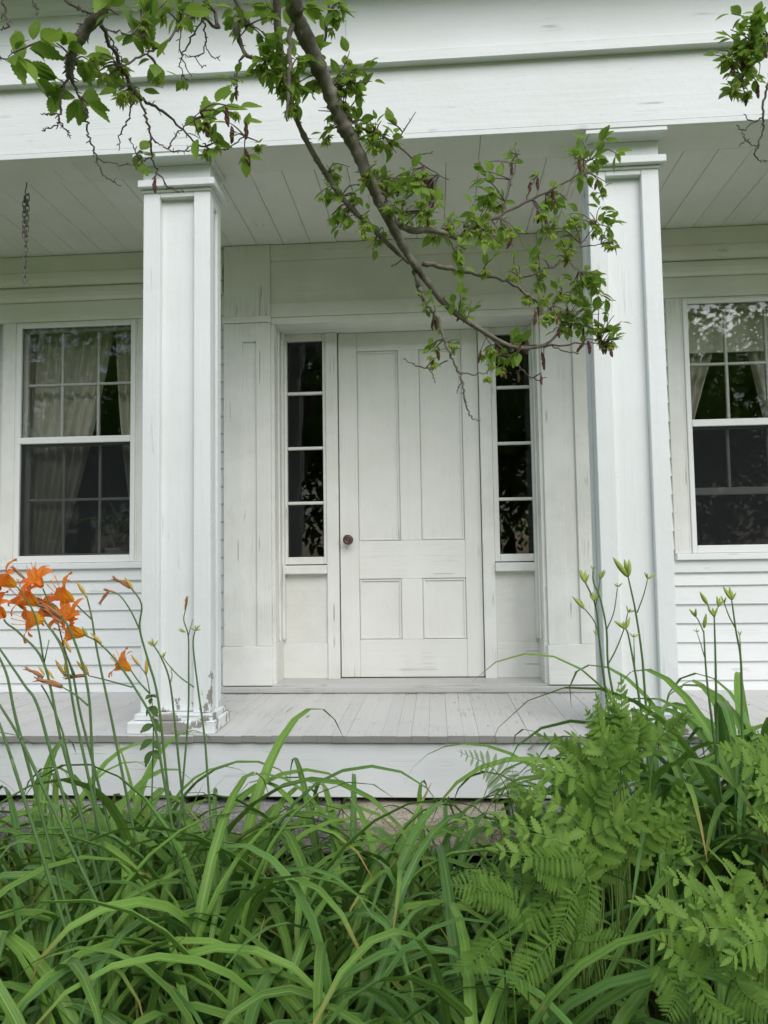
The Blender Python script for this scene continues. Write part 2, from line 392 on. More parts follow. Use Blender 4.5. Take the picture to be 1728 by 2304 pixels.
# -- bands under the porch ceiling against the wall
for x0, x1 in ((-XE, -1.165), (1.115, XE)):
    C = boxes('wall_cornice', [(x0, x1, -.030, .003, 2.385, 2.512)], M['paint_band'], H)
    extrude_x('cornice_moulding', [(.0,2.513),(-.050,2.515),(-.066,2.53),(-.072,2.555),(-.066,2.585),(-.052,2.60),(-.045,2.606),(.0,2.606)], x0, x1, M['paint_band'], C)
    extrude_x('cornice_moulding', [(.0,2.607),(-.058,2.608),(-.072,2.625),(-.076,2.65),(-.070,2.68),(-.056,2.70),(.0,2.704)], x0, x1, M['paint_band'], C)
    boxes('cornice_board', [(x0, x1, -.045, .003, 2.706, 2.816)], M['paint_band'], C)
# -- porch floor
FL = boxes('porch_floor', [(-XE, XE, -1.12, .02, -.10, -.032)], M['dark'], H, 0)
x = -XE
while x < XE:
    wd = RNG.choice((.068, .075, .080, .086)); g = RNG.uniform(.0002, .0008)
    dz = RNG.uniform(-.0015, .0015); fy = -1.184+RNG.uniform(-.005, .004)
    fb = boxes('floor_board', [(x+g, x+wd-g*.3, fy, .03, -.030, dz)], M['floor'], FL, .0008); fb.data.materials.append(M['board_end'])
    for p_ in fb.data.polygons: p_.material_index = 1 if p_.normal.y < -.5 else 0
    x += wd
SK = boxes('skirt_board', [(-XE, .98, -1.166, -1.115, -.281, -.032)], M['paint_h'], H)
boxes('skirt_board', [(.985, XE, -1.164, -1.115, -.278, -.032)], M['paint_h'], H)
# -- porch ceiling and beam
CE = boxes('porch_ceiling', [(-XE, XE, -.95, .0, 2.845, 2.86)], M['dark'], H, 0)
x = -XE+.05
while x < XE:
    wd = .1695
    boxes('ceiling_board', [(x+.0012, x+wd-.0012, -.944, -.002, 2.8185+RNG.uniform(-.001, .001), 2.84)], M['ceiling'], CE, .0025)
    x += wd
BM = boxes('porch_beam', [(-XE, XE, -1.165, -.95, 2.84, 3.6)], M['paint_h'], H, 0)
for a, b_ in ((-XE, -1.62), (-1.618, .41), (.412, 2.9), (2.902, XE)):
    boxes('soffit_board', [(a, b_, -1.178, -.9485, 2.8145, 2.838)], M['ceiling'], BM, .002)
for a, b_ in ((-XE, XE),):
    boxes('frieze_board', [(a, b_, -1.190, -1.164, 2.838, 3.185)], M['paint_h'], BM, .002)
    boxes('bottom_strip', [(a, b_, -1.1915, -1.1785, 2.8115, 2.8375)], M['paint_h'], BM, .002)
for a, b_ in ((-XE, -.2305), (-.2295, XE)):
    boxes('upper_frieze_board', [(a, b_, -1.188, -1.164, 3.21, 3.56)], M['paint_h'], BM, .0015)
extrude_x('drip_ledge', [(-1.16,3.170),(-1.231,3.170),(-1.233,3.172),(-1.233,3.224),(-1.231,3.226),(-1.19,3.236),(-1.16,3.237)], -XE, XE, M['paint_h'], BM)
extrude_x('crown_moulding', [(-1.16,3.545),(-1.205,3.545),(-1.212,3.556),(-1.232,3.575),(-1.246,3.60),(-1.25,3.62),(-1.16,3.62)], -XE, XE, M['paint_h'], BM)
boxes('cornice_soffit', [(-XE-.3, XE+.3, -1.40, -1.1, 3.625, 3.66), (-XE-.3, XE+.3, -1.44, -1.402, 3.61, 3.80)], M['paint_h'], BM, .003)
boxes('roof', [(-XE-.4, XE+.4, -1.46, 3.6, 3.81, 3.88)], M['roofing'], H, 0)  # unseen slab, added to block sun and sky from above
boxes('upper_wall', [(-XE, XE, .0, .1, 2.84, 3.81)], M['siding'], H, 0)

# -- columns
def column(x0, x1, label, mc, mp):
    y0, y1 = -1.099, -.915; st = (x1-x0)*.265; xl = x0+.085 if x0 < 0 else x0+.082; xr = x1-.083
    c = boxes('column', [(x0+.014, x1-.014, y0+.036, y1-.004, .09, 2.812)], mc, H, .002)
    tag(c, label)
    boxes('stile', [(x0, xl, y0, y0+.0355, .088, 2.66)], mc, c, .003, .0008)
    boxes('stile', [(xr, x1, y0, y0+.0355, .088, 2.66)], mc, c, .003, .0008)
    boxes('top_rail', [(xl+.0005, xr-.0005, y0+.0008, y0+.0355, 2.628, 2.66)], mc, c, .002)
    for a, b_ in ((x0, x0+.0135), (x1-.0135, x1)):
        boxes('side_stile', [(a, b_, y0+.0365, y0+.072, .088, 2.66)], mc, c, .002)
        boxes('side_stile', [(a, b_, y1-.060, y1, .088, 2.66)], mc, c, .002)
        boxes('side_rail', [(a+.0005, b_-.0005, y0+.0725, y1-.0605, 2.60, 2.66)], mc, c, .001)
    e = .030
    boxes('capital_band', [(x0-e+.012, x1+e, y0-.034, y1+.03, 2.668, 2.706)], mc, c, .004)
    boxes('capital_fillet', [(x0-.008, x1+.008, y0-.010, y1+.010, 2.652, 2.6675)], mc, c, .003)
    boxes('neck', [(x0-.001, x1+.001, y0-.003, y1+.002, 2.7065, 2.790)], mc, c, .003)
    boxes('abacus', [(x0-.022, x1+.022, y0-.088, y1+.020, 2.790, 2.8135)], mc, c, .003)
    boxes('plinth', [(x0-.042, x1+.036, y0-.058, y1+.04, .002, .058)], mp, c, .005, .003)
    boxes('plinth_cap', [(x0-.020, x1+.020, y0-.030, y1+.022, .0585, .0875)], mp, c, .004, .001)
    return c
column(-1.2696, -.9289, 'white panelled porch column with peeling paint at its foot, beside the left window', M['paint_col'], M['paint_plinth'])
column(.9229, 1.256, 'white panelled porch column behind the ferns, beside the right window', M['paint_col2'], M['paint_plinth'])

# -- pilasters of the door surround
def pilaster(x0, x1, g0, g1, label, inner):
    yf = -.077
    p = boxes('pilaster', [(x0, x1, yf+.016, .0, .047, 2.816)], M['paint_old_v'], H, .002); tag(p, label)
    boxes('pilaster_board', [(x0, g0, yf, yf+.0155, .285, 2.31)], M['paint_old_v'], p, .003, .001)
    boxes('pilaster_board', [(g1, x1, yf, yf+.0155, .285, 2.31)], M['paint_old_v'], p, .003, .001)
    boxes('pilaster_rail', [(g0+.0005, g1-.0005, yf+.001, yf+.0155, 2.19, 2.31)], M['paint_old_v'], p, .002)
    boxes('base_block', [(x0-.006, x1+.006, yf-.008, yf+.0155, .047, .284)], M['paint_old_h'], p, .003, .001)
    boxes('pilaster_cap', [(x0-.007, x1+.007, yf-.012, yf+.0155, 2.311, 2.352)], M['paint_old_h'], p, .004)
    boxes('upper_block', [(x0, x1, yf+.002, yf+.0155, 2.353, 2.814)], M['paint_old_v'], p, .003)
pilaster(-1.155, -.857, -1.035, -.948, 'worn white pilaster left of the front door', 1)
pilaster(.822, 1.105, .938, 1.015, 'worn white pilaster right of the front door', -1)
# -- door surround: frieze, architrave, recess
FR = boxes('door_frieze', [(-.8565, .8215, -.058, -.001, 2.436, 2.712)], M['frieze'], H, .003)
boxes('frieze_top_board', [(-.8565, .8215, -.066, -.001, 2.7125, 2.815)], M['frieze'], FR, .003)
boxes('architrave', [(-.8565, .8215, -.070, -.001, 2.345, 2.4355)], M['frieze'], FR, .004)
boxes('architrave_fillet', [(-.8565, .8215, -.060, .06, 2.303, 2.3445)], M['frieze'], FR, .004)
boxes('recess_head', [(-.8565, .8215, .0605, .20, 2.304, 2.36)], M['paint_old_h'], FR, .002)
for a, b_, s in ((-.8565, -.835, 1), (.800, .8215, -1)):
    rv = boxes('recess_jamb', [(a, b_, -.06, .20, .30, 2.303)], M['paint_old_v'], FR, .002)
    q = (b_, b_+.012) if s > 0 else (a-.012, a)
    boxes('jamb_bead', [(q[0], q[1], .03, .075, .30, 2.302)], M['paint_old_v'], rv, .005)
    q = (b_, b_+.02) if s > 0 else (a-.02, a)
    boxes('jamb_bead', [(q[0], q[1], .12, .175, .30, 2.302)], M['paint_old_v'], rv, .006)
    q = (a-.0, b_+.004) if s > 0 else (a-.004, b_)
    boxes('jamb_base', [(q[0], q[1], -.062, .176, .05, .2995)], M['paint_old_h'], rv, .002)
# -- threshold
TH = boxes('threshold', [(-.857, .822, -.075, .20, .012, .049)], M['threshold'], H, .006, .002)
boxes('base_strip', [(-1.165, 1.112, -.100, -.0, .004, .040)], M['threshold'], TH, .006, .002)
# -- door casings
CS = boxes('door_casing', [(-.543, -.466, .155, .215, .049, 2.303)], M['paint_old_v'], H, .003)
boxes('door_casing', [(.457, .533, .155, .215, .049, 2.303)], M['paint_old_v'], H, .003)
# -- the door
D0, D1, DY = -.460, .4525, .183
D = boxes('front_door', [(D0+.002, D1-.002, DY+.022, DY+.045, .058, 2.300)], M['paint_door'], H, .001)
tag(D, 'white four-panel front door with a brown knob')
xs = (D0, -.338, -.066, .070, .347, D1); zs = (.056, .294, .682, .927, 2.178, 2.302)
boxes('stile', [(xs[0], xs[1], DY, DY+.0218, zs[0], zs[5])], M['paint_door'], D, .003)
boxes('stile', [(xs[4], xs[5], DY, DY+.0218, zs[0], zs[5])], M['paint_door'], D, .003)
boxes('muntin', [(xs[2], xs[3], DY+.0006, DY+.0218, zs[3]+.0005, zs[4]-.0005)], M['paint_door'], D, .003)
boxes('muntin', [(xs[2], xs[3], DY+.0006, DY+.0218, zs[1]+.0005, zs[2]-.0005)], M['paint_door'], D, .003)
for a, b_ in ((0,1), (2,3), (4,5)):
    boxes('rail', [(xs[1]+.0006, xs[4]-.0006, DY+.0008, DY+.0218, zs[a], zs[b_])], M['paint_door_h'], D, .003)
for (a, b_) in ((1,2), (3,4)):
    for (c, d) in ((1,2), (3,4)):
        X0, X1, Z0, Z1 = xs[a]+.0008, xs[b_]-.0008, zs[c]+.0008, zs[d]-.0008
        pn = boxes('panel', [(X0, X1, DY+.0165, DY+.0216, Z0, Z1)], M['paint_door'], D, .0)
        mw = .012; X0 += .0025; X1 -= .0025; Z0 += .0025; Z1 -= .0025
        boxes('panel_moulding', [(X0, X0+mw, DY+.007, DY+.0163, Z0, Z1), (X1-mw, X1, DY+.007, DY+.0163, Z0, Z1),
              (X0+mw+.0003, X1-mw-.0003, DY+.007, DY+.0163, Z0, Z0+mw), (X0+mw+.0003, X1-mw-.0003, DY+.007, DY+.0163, Z1-mw, Z1)], M['paint_door'], pn, .002)
def lathe(name, prof, axis_o, axis_d, mat, parent, n=20):   # prof: (dist along axis, radius)
    ax = Vector(axis_d).normalized(); a = ax.orthogonal().normalized(); b_ = ax.cross(a); V = []; F = []
    for d, r in prof:
        for k in range(n): t = 2*math.pi*k/n; V.append(Vector(axis_o)+ax*d+(a*math.cos(t)+b_*math.sin(t))*r)
    for i in range(len(prof)-1):
        for k in range(n): k2 = (k+1)%n; F.append((i*n+k, i*n+k2, (i+1)*n+k2, (i+1)*n+k))
    F.append(tuple(range((len(prof)-1)*n, len(prof)*n)))
    return obj(name, mesh(name, V, F, mat, smooth=True), parent)
kn = lathe('door_knob', [(0,.030),(.004,.030),(.006,.024),(.012,.013),(.030,.012),(.036,.022),(.046,.030),(.055,.0325),(.062,.030),(.066,.022),(.0665,.016),(.064,.015),(.064,.006),(.067,.004),(.068,.001)], (-.404, DY-.0005, .937), (0,-1,0), M['knob'], D)
# -- sidelights
def sidelight(x0, x1, g0, g1, label):
    s = boxes('sidelight', [(x0, g0, .165, .205, .782, 2.303), (g1, x1, .165, .205, .782, 2.303),
                            (g0+.0004, g1-.0004, .166, .205, 2.255, 2.303), (g0+.0004, g1-.0004, .166, .205, .782, .830)], M['paint_old_v'], H, .003)
    tag(s, label)
    zz = [.830, 1.181, 1.541, 1.906, 2.255]
    for z in zz[1:-1]: boxes('muntin', [(g0, g1, .170, .200, z-.010, z+.010)], M['sash'], s, .004)
    for a, b_ in zip(zz[:-1], zz[1:]):
        obj('pane', mesh('pane', [(g0,.186,a),(g1,.187,a),(g1,.186+RNG.uniform(-.001,.001),b_),(g0,.187,b_)], [(0,1,2,3)], M['oldglass']), s)
    boxes('sill', [(x0, x1, .125, .2, .720, .776)], M['paint_old_h'], s, .004)
    boxes('apron_panel', [(x0, x1, .178, .21, .276, .7195)], M['paint_spot'], s, .001)
    boxes('apron_base', [(x0, x1, .166, .21, .05, .2755)], M['paint_old_h'], s, .003)
sidelight(-.8345, -.5435, -.800, -.564, 'narrow four-pane sidelight left of the door, beside the knob')
sidelight(.5335, .7995, .568, .797-.012, 'narrow four-pane sidelight right of the door, partly behind twigs')
# -- windows
def window(x0, x1, raised, label):     # x0..x1 outer faces of the storm frame
    zt, zb, zm = 2.368, .816, 1.604
    c = boxes('window', [(x0-.13, x1+.13, -.032, .004, .700, .7745)], M['paint_h'], H, .003)
    for q in ((x0-.10, x0-.012), (x1+.012, x1+.10)): boxes('casing', [(q[0], q[1], -.026, .004, .815, 2.384)], M['paint_old_v'], c, .003)
    tag(c, label)
    boxes('frame', [(x0-.0115, x0, -.024, .05, .815, 2.383), (x1, x1+.0115, -.024, .05, .815, 2.383), (x0+.0003, x1-.0003, -.024, .05, zt+.0003, 2.383)], M['paint_old_v'], c, .002)
    boxes('storm_frame', [(x0+.0004, x0+.030, -.034, -.008, zb, zt), (x1-.030, x1-.0004, -.034, -.008, zb, zt),
                    (x0+.0304, x1-.0304, -.034, -.008, zt-.024, zt), (x0+.0304, x1-.0304, -.036, -.006, zm-.021, zm+.021), (x0+.0304, x1-.0304, -.034, -.008, zb, zb+.046)], M['vinyl'], c, .003)
    boxes('sill', [(x0-.10, x1+.10, -.058, .004, .775, .8145)], M['paint_h'], c, .004)
    X0, X1 = x0+.031, x1-.031
    obj('storm_pane', mesh('storm_pane', [(X0,-.019,zm+.0215),(X1,-.0185,zm+.0215),(X1,-.019,zt-.0245),(X0,-.018,zt-.0245)], [(0,1,2,3)], M['glass']), c)
    obj('storm_pane', mesh('storm_pane', [(X0,-.013,zb+.0465),(X1,-.0135,zb+.0465),(X1,-.013,zm-.0215),(X0,-.0125,zm-.0215)], [(0,1,2,3)], M['glass']), c)
    obj('insect_screen', mesh('insect_screen', [(X0,-.020,zb+.0465),(X1,-.020,zb+.0465),(X1,-.020,zm-.0215),(X0,-.020,zm-.0215)], [(0,1,2,3)], M['screen']), c)
    # inner sashes, six panes each
    ub, ut = 1.60, 2.352; lb, lt = (.83, 1.60) if not raised else (1.172, 1.60)
    def sash(z0, z1, yb, nr, bot):
        s_ = boxes('sash', [(X0-.02, X0+.012, yb, yb+.03, z0, z1), (X1-.012, X1+.02, yb, yb+.03, z0, z1), (X0+.0124, X1-.0124, yb, yb+.03, z1-.022, z1), (X0+.0124, X1-.0124, yb, yb+.03, z0, z0+bot)], M['sash'], c, .003)
        ww = (X1-X0)/3
        for k in (1, 2): boxes('muntin', [(X0+ww*k-.009, X0+ww*k+.009, yb+.003, yb+.027, z0+bot+.0003, z1-.0224)], M['sash'], s_, .004)
        zs_ = [z0+bot+(z1-.022-z0-bot)*k/nr for k in range(nr+1)]
        for z in zs_[1:-1]:
            boxes('muntin', [(X0+.0125, X1-.0125, yb+.0035, yb+.0265, z-.009, z+.009)], M['sash'], s_, .004)
        xs_ = [X0+ww*k for k in range(4)]
        for i in range(3):
            for j in range(nr):
                obj('pane', mesh('pane', [(xs_[i],yb+.014,zs_[j]),(xs_[i+1],yb+.0145,zs_[j]),(xs_[i+1],yb+.0135,zs_[j+1]),(xs_[i],yb+.014,zs_[j+1])], [(0,1,2,3)], M['oldglass']), s_)
    sash(ub, ut, .028, 2, .03)
    sash(lb, lt, .062, 2 if not raised else 1, .045)
    boxes('stool', [(x0-.05, x1+.05, .10, .19, .79, .815)], M['sash'], c, .004)
window(-2.535, -1.745, False, 'double-hung window with cream curtains, left of the porch steps side')
window(1.697, 2.487, True, 'double-hung window with raised lower sash, cut by the right photo edge')
bpy.data.objects['window']['label'] = 'six-over-six window with storm frame behind the orange daylilies'
# ------------------------------------------------------------------ things at the house
def curtain(name, label, X0, X1, zt, zb, edge, folds=7, y=.22, group=None):
    """edge(t): x of the swept inner edge, t=0 top .. 1 bottom; X0 is the straight outer edge"""
    nu, nv = 70, 26; V = []; F = []
    for j in range(nv+1):
        t = j/nv; xe = edge(t)
        for i in range(nu+1):
            s = i/nu; x = X0+(xe-X0)*s; wdt = abs(xe-X0)
            V.append((x, y+.022*math.sin(s*folds*2*math.pi+.6*math.sin(3*t))*(.5+.5*min(1, wdt/.2))+.006*math.sin(s*31+t*4), zt+(zb-zt)*t))
    for j in range(nv):
        for i in range(nu): a = j*(nu+1)+i; F.append((a, a+1, a+nu+2, a+nu+1))
    o = obj(name, mesh(name, V, F, M['curtain'], smooth=True)); tag(o, label, 'curtain', group)
G = 'cream curtains behind the windows'
curtain('curtain', 'cream curtain swept to the left side of the left window', -2.62, 0, 2.40, .80, lambda t: -1.965-.37*t**1.15, 8, .15, G)
curtain('curtain', 'cream curtain on the column side of the left window', -1.66, 0, 2.40, .80, lambda t: -1.955+.17*t*t, 5, .155, G)
curtain('curtain', 'cream curtain on the column side of the right window', 1.62, 0, 2.40, .95, lambda t: 2.06-.40*min(1, t*1.15)**.9, 6, .17, G)
curtain('curtain', 'cream curtain at the right photo edge in the right window', 2.60, 0, 2.40, .80, lambda t: 2.10+.25*min(1,t*1.2), 5, .17, G)
sh = boxes('roller_shade', [(1.70, 2.48, .125, .129, 2.09, 2.40), (1.70, 2.48, .119, .135, 2.075, 2.092)], M['shade'], None, .001)
tag(sh, 'pale roller shade drawn part way down the right window', 'shade')
# hanging chain
ch = empty('hanging_chain', (-1.955, -.965, 2.812)); tag(ch, 'grey steel chain hanging doubled from the porch ceiling by left window', 'chain')
def link_mesh():
    n, s = 16, 6; P = []
    for k in range(n):
        a = 2*math.pi*k/n; c, d = math.cos(a), math.sin(a)
        P.append(Vector((.0085*c, 0, .011*(1 if d >= 0 else -1)*(1 if abs(d) > .05 else 0)+.0085*d)))
    V = []; F = []
    for k in range(n):
        T = (P[(k+1)%n]-P[k-1]).normalized(); B = Vector((0,1,0)); N = T.cross(B)
        for j in range(s): t = 2*math.pi*j/s; V.append(P[k]+(N*math.cos(t)+B*math.sin(t))*.0026)
    for k in range(n):
        for j in range(s): F.append((k*s+j, k*s+(j+1)%s, ((k+1)%n)*s+(j+1)%s, ((k+1)%n)*s+j))
    return mesh('link', V, F, M['chain'], smooth=True)
LM = link_mesh()
def add_link(x, y, z, turn, tilt=0):
    o = obj('link', LM, ch); o.location = (x, y, z); o.rotation_euler = (0, tilt, turn)
step = .0275
hk = catmull([Vector((0,0,.004)), Vector((.0,0,-.02)), Vector((-.006,0,-.045)), Vector((-.002,0,-.062)), Vector((.010,0,-.066)), Vector((.014,0,-.055))], 4)
V, F, U = tube_vf(hk, [.003]*len(hk), 6); obj('hook', mesh('hook', V, F, M['chain'], smooth=True), ch)
for k in range(17): add_link(.008-.0006*k+RNG.uniform(-.001,.001), 0, -.080-step*k, .3+(k%2)*1.57+RNG.uniform(-.15,.15), RNG.uniform(-.06,.06))
for k in range(8): add_link(-.012+RNG.uniform(-.001,.001), .004, -.085-step*k, .2+((k+1)%2)*1.57+RNG.uniform(-.2,.2), RNG.uniform(-.08,.08))
# ceiling light
cl = empty('ceiling_light', (.043, -.65, 2.8175)); tag(cl, 'square brown framed light on the porch ceiling above the door', 'ceiling light')
for nm, bx_, mt in (('frame', [(-.143,.143,-.138,-.112,-.055,0), (-.143,.143,.112,.138,-.055,0), (-.143,-.117,-.1115,.1115,-.055,0), (.117,.143,-.1115,.1115,-.055,0)], M['brownframe']), ('diffuser', [(-.1165,.1165,-.1115,.1115,-.048,-.03)], M['lampglass'])):
    boxes(nm, bx_, mt, cl, .003)
# granite under the porch
def stone(name, label, x0, x1, y0, y1, z0, z1, mat, amp, seed, group=None):
    bm = bmesh.new(); bmesh.ops.create_cube(bm, size=1)
    bmesh.ops.subdivide_edges(bm, edges=bm.edges[:], cuts=9, use_grid_fill=True)
    rr = random.Random(seed); ph = [rr.uniform(0, 6) for _ in range(9)]
    for v in bm.verts:
        c = v.co.copy(); k = 1-.055*(abs(c.x*2)**8+abs(c.z*2)**6*.6)
        p = Vector(((x0+x1)/2+c.x*(x1-x0)*(1-.02*abs(c.z*2)**4), (y0+y1)/2+c.y*(y1-y0)*k, (z0+z1)/2+c.z*(z1-z0)*(1-.09*abs(c.y*2)**6)))
        n = math.sin(p.x*9+ph[0]+p.z*17)*.5+math.sin(p.x*23+ph[1]-p.z*31)*.3+math.sin(p.x*51+ph[2]+p.z*60+p.y*40)*.25
        p.y += n*amp; p.z += amp*.5*math.sin(p.x*13+ph[3]+p.y*20)*(1 if c.z > 0 else 0)
        v.co = p
    me = bpy.data.meshes.new(name); bm.to_mesh(me); bm.free(); me.materials.append(mat); me.shade_smooth()
    o = obj(name, me); tag(o, label, 'stone', group); return o
stone('granite_block', 'rough grey granite block under the porch skirt below the left sidelight', -1.02, -.30, -1.30, -.75, -.50, -.315, M['granite'], .022, 1)
stone('stone_slab', 'smooth buff stone slab under the porch skirt below the door', -.295, .45, -1.33, -.75, -.485, -.312, M['slab'], .010, 2)
stone('granite_block', 'grey granite block hidden by ferns under the right column', .46, 1.5, -1.28, -.75, -.50, -.30, M['granite'], .02, 3)
stone('granite_block', 'grey granite block under the left column behind the daylilies', -1.9, -1.03, -1.26, -.75, -.52, -.31, M['granite'], .02, 4)
stone('foundation_stone', 'low grey stone lying in the bed in front of the granite blocks', -.85, .05, -1.50, -1.28, -.66, -.53, M['granite'], .02, 5)
stone('foundation_stone', 'low pale stone lying in front of the buff slab', .10, .62, -1.48, -1.30, -.64, -.52, M['slab'], .018, 6)
# ------------------------------------------------------------------ plants: shared meshes
def strap_mesh(name, L, wd, a0, A, p, kink, tw, mat, seg=12, sway=0., fold=.30):
    V = []; F = []; UV = []; P = Vector((0,0,0)); ds = L/seg
    for i in range(seg+1):
        s = i/seg; an = a0+A*s**p
        if kink and s > kink[0]: an += kink[1]
        T = Vector((math.sin(an), 0, math.cos(an)))
        if i: P = P+T*ds+Vector((0, sway*ds*math.sin(2.2*s), 0))
        wv = wd*(.55+.45*min(1, s/.25))*(1 if s < .30 else max(.02, 1-((s-.30)/.70)**1.9))*.5
        N = Vector((-math.cos(an), 0, math.sin(an))); B = Vector((0,1,0)); t = tw*s
        B2 = B*math.cos(t)+N*math.sin(t); N2 = N*math.cos(t)-B*math.sin(t)
        fo = fold*wv*(1.6-1.2*s)*2
        V += [P-B2*wv+N2*fo, P.copy(), P+B2*wv+N2*fo]; UV += [(0,s), (.5,s), (1,s)]
    for i in range(seg):
        a = i*3; F += [(a, a+1, a+4, a+3), (a+1, a+2, a+5, a+4)]
    return mesh(name, V, F, mat, UV, True)
R2 = random.Random(77)
def strap_set(mats, n, Lr, wr):
    out = []
    for i in range(n):
        kind = R2.random()
        a0 = R2.uniform(.0, .22); p = R2.uniform(1.3, 2.7)
        A = R2.uniform(2.3, 3.5) if kind < .90 else R2.uniform(.2, .8)
        kink = (R2.uniform(.45, .75), R2.uniform(.6, 1.5)) if R2.random() < .07 else None
        out.append(strap_mesh('leaf', R2.uniform(*Lr)*(1 if A > 1 else .72), R2.uniform(*wr), a0, A, p, kink, R2.uniform(-.9, .9), mats[i%len(mats)], 13, R2.uniform(-.35, .35)))
    return out
STRAP = strap_set([M['strap'], M['strap'], M['strap_blue']], 64, (.86, 1.26), (.025, .045))
PALE = strap_set([M['strap_pale'], M['strap'], M['strap_pale']], 28, (.60, .95), (.014, .026))
DEAD = [strap_mesh('dead_leaf', R2.uniform(.4,.7), R2.uniform(.010,.020), R2.uniform(.4,1.0), R2.uniform(1.2,2.4), 1., (R2.uniform(.3,.6), R2.uniform(.3,1.1)), R2.uniform(-3,3), (M['strap_dead'], M['strap_dead'], M['strap_yellow'])[i%3], 11, R2.uniform(-.4,.4), .4) for i in range(9)]
def ellipsoid(name, L, r, mat, n=8, m_=7, bend=0., ridge=0.):
    V = [(0,0,0)]; F = []; 
    for i in range(1, m_):
        s = i/m_; rr = r*math.sin(math.pi*s**.85)**.8; yb = bend*s*s*L
        for k in range(n): a = 2*math.pi*k/n; q = rr*(1+ridge*math.cos(3*a)); V.append((s*L, q*math.cos(a)+yb, q*math.sin(a)))
    V.append((L, bend*L, 0)); e = len(V)-1
    for k in range(n):
        F.append((0, 1+(k+1)%n, 1+k)); F.append((e, 1+(m_-2)*n+k, 1+(m_-2)*n+(k+1)%n))
    for i in range(m_-2):
        for k in range(n): k2 = (k+1)%n; F.append((1+i*n+k, 1+i*n+k2, 1+(i+1)*n+k2, 1+(i+1)*n+k))
    return mesh(name, V, F, mat, None, True)
BUDG = [ellipsoid('bud', 1, .112, M['budgreen'], bend=b_, ridge=.08) for b_ in (0., .12, -.1)]
BUDY = [ellipsoid('bud', 1, .095, M['budyellow'], bend=b_, ridge=.1) for b_ in (0., .1)]
def tepal_mesh(L, wd, A, ruffle):
    V = []; F = []; UV = []; P = Vector((0,0,0)); seg = 9
    for i in range(seg+1):
        s = i/seg; an = .34+.35*s+A*max(0, s-.35)**1.4
        if i: P = P+Vector((math.cos(an), 0, math.sin(an)))*(L/seg)
        N = Vector((-math.sin(an), 0, math.cos(an))); wv = wd*.5*math.sin(math.pi*min(.985, .06+.9*s**.9))**.75
        for k in (-1, -.5, 0, .5, 1):
            V.append(P+Vector((0, wv*k, 0))+N*(wv*.35*(-abs(k)**2)*(1-s)*1.2+ruffle*math.sin(9*s+k*2)*abs(k)*s)); UV.append((.5+k/2, s))
    for i in range(seg):
        for k in range(4): a = i*5+k; F.append((a, a+1, a+6, a+5))
    return mesh('tepal', V, F, M['tepal'], UV, True)
TEP = [tepal_mesh(.096, .040, 3.1, .006), tepal_mesh(.093, .025, 3.4, .001), tepal_mesh(.098, .038, 2.3, .006), tepal_mesh(.094, .024, 2.7, .001)]
def stamen_mesh():
    V, F = [], []
    for k in range(6):
        a = k*1.05; P = catmull([Vector((.01,0,0)), Vector((.05, .010*math.cos(a), .010*math.sin(a))), Vector((.085, .018*math.cos(a), .018*math.sin(a)+.012))], 4)
        tube_vf(P, [.0008]*(len(P)-1)+[.0016], 4, V, F)
    return mesh('stamens', V, F, M['stamen'], None, True)
STAM = stamen_mesh()
def wilt_mesh(seed):
    rr = random.Random(seed); V, F, UV = [], [], []
    for k in range(5):
        o = Vector((0, rr.uniform(-.003,.003), rr.uniform(-.003,.003)))
        P = catmull([o*.4, o+Vector((.03,rr.uniform(-.003,.003),rr.uniform(-.003,.003))), o*1.3+Vector((.06,rr.uniform(-.006,.006),rr.uniform(-.006,.004))), o*2.2+Vector((.08,rr.uniform(-.012,.012),rr.uniform(-.014,.006)))], 4)
        tube_vf(P, interp([.0045,.0042,.0034,.0008], len(P)), 5, V, F, UV)
    return mesh('wilted_flower', V, F, M['wilt'], UV, True)
WILT = [wilt_mesh(i) for i in range(4)]

def flower(par, off, loc, axis, s=1., seed=0):
    rr = random.Random(seed); R = frame_from(axis, (0,0,1))
    hub = obj('flower', STAM, par, off); hub.matrix_basis = trs(loc, R, s*1.04)
    ph = rr.uniform(0, 1); op = rr.random() < .6
    for k in range(6):
        t = obj('tepal', TEP[(k%2)+(0 if op else 2)], hub)
        t.matrix_basis = (Matrix.Rotation(ph+k*math.pi/3+rr.uniform(-.1,.1), 4, 'X') @ Matrix.Rotation(rr.uniform(-.12,.1), 4, 'Y') @ Matrix.Diagonal((1,rr.uniform(.9,1.12),rr.uniform(.9,1.1),1)))
def bud(par, off, loc, axis, L, yellow=False, name='bud'):
    o = obj(name, R2.choice(BUDY if yellow else BUDG), par, off); o.matrix_basis = trs(loc, frame_from(axis, (R2.uniform(-1,1),R2.uniform(-1,1),.3)), L)
def wilted(par, off, loc, axis, s=1.):
    o = obj('wilted_flower', R2.choice(WILT), par, off); o.matrix_basis = trs(loc, frame_from(axis, (R2.uniform(-1,1),0,1)), s)
def scape(par, off, P, r0=.0042, r1=.0018):
    Q = catmull(P, 5); V, F, U = tube_vf(Q, interp([r0, (r0+r1)/2, r1], len(Q)), 6)
    obj('flower_stalk', mesh('flower_stalk', V, F, M['stem'], U, True), par, off); return Q
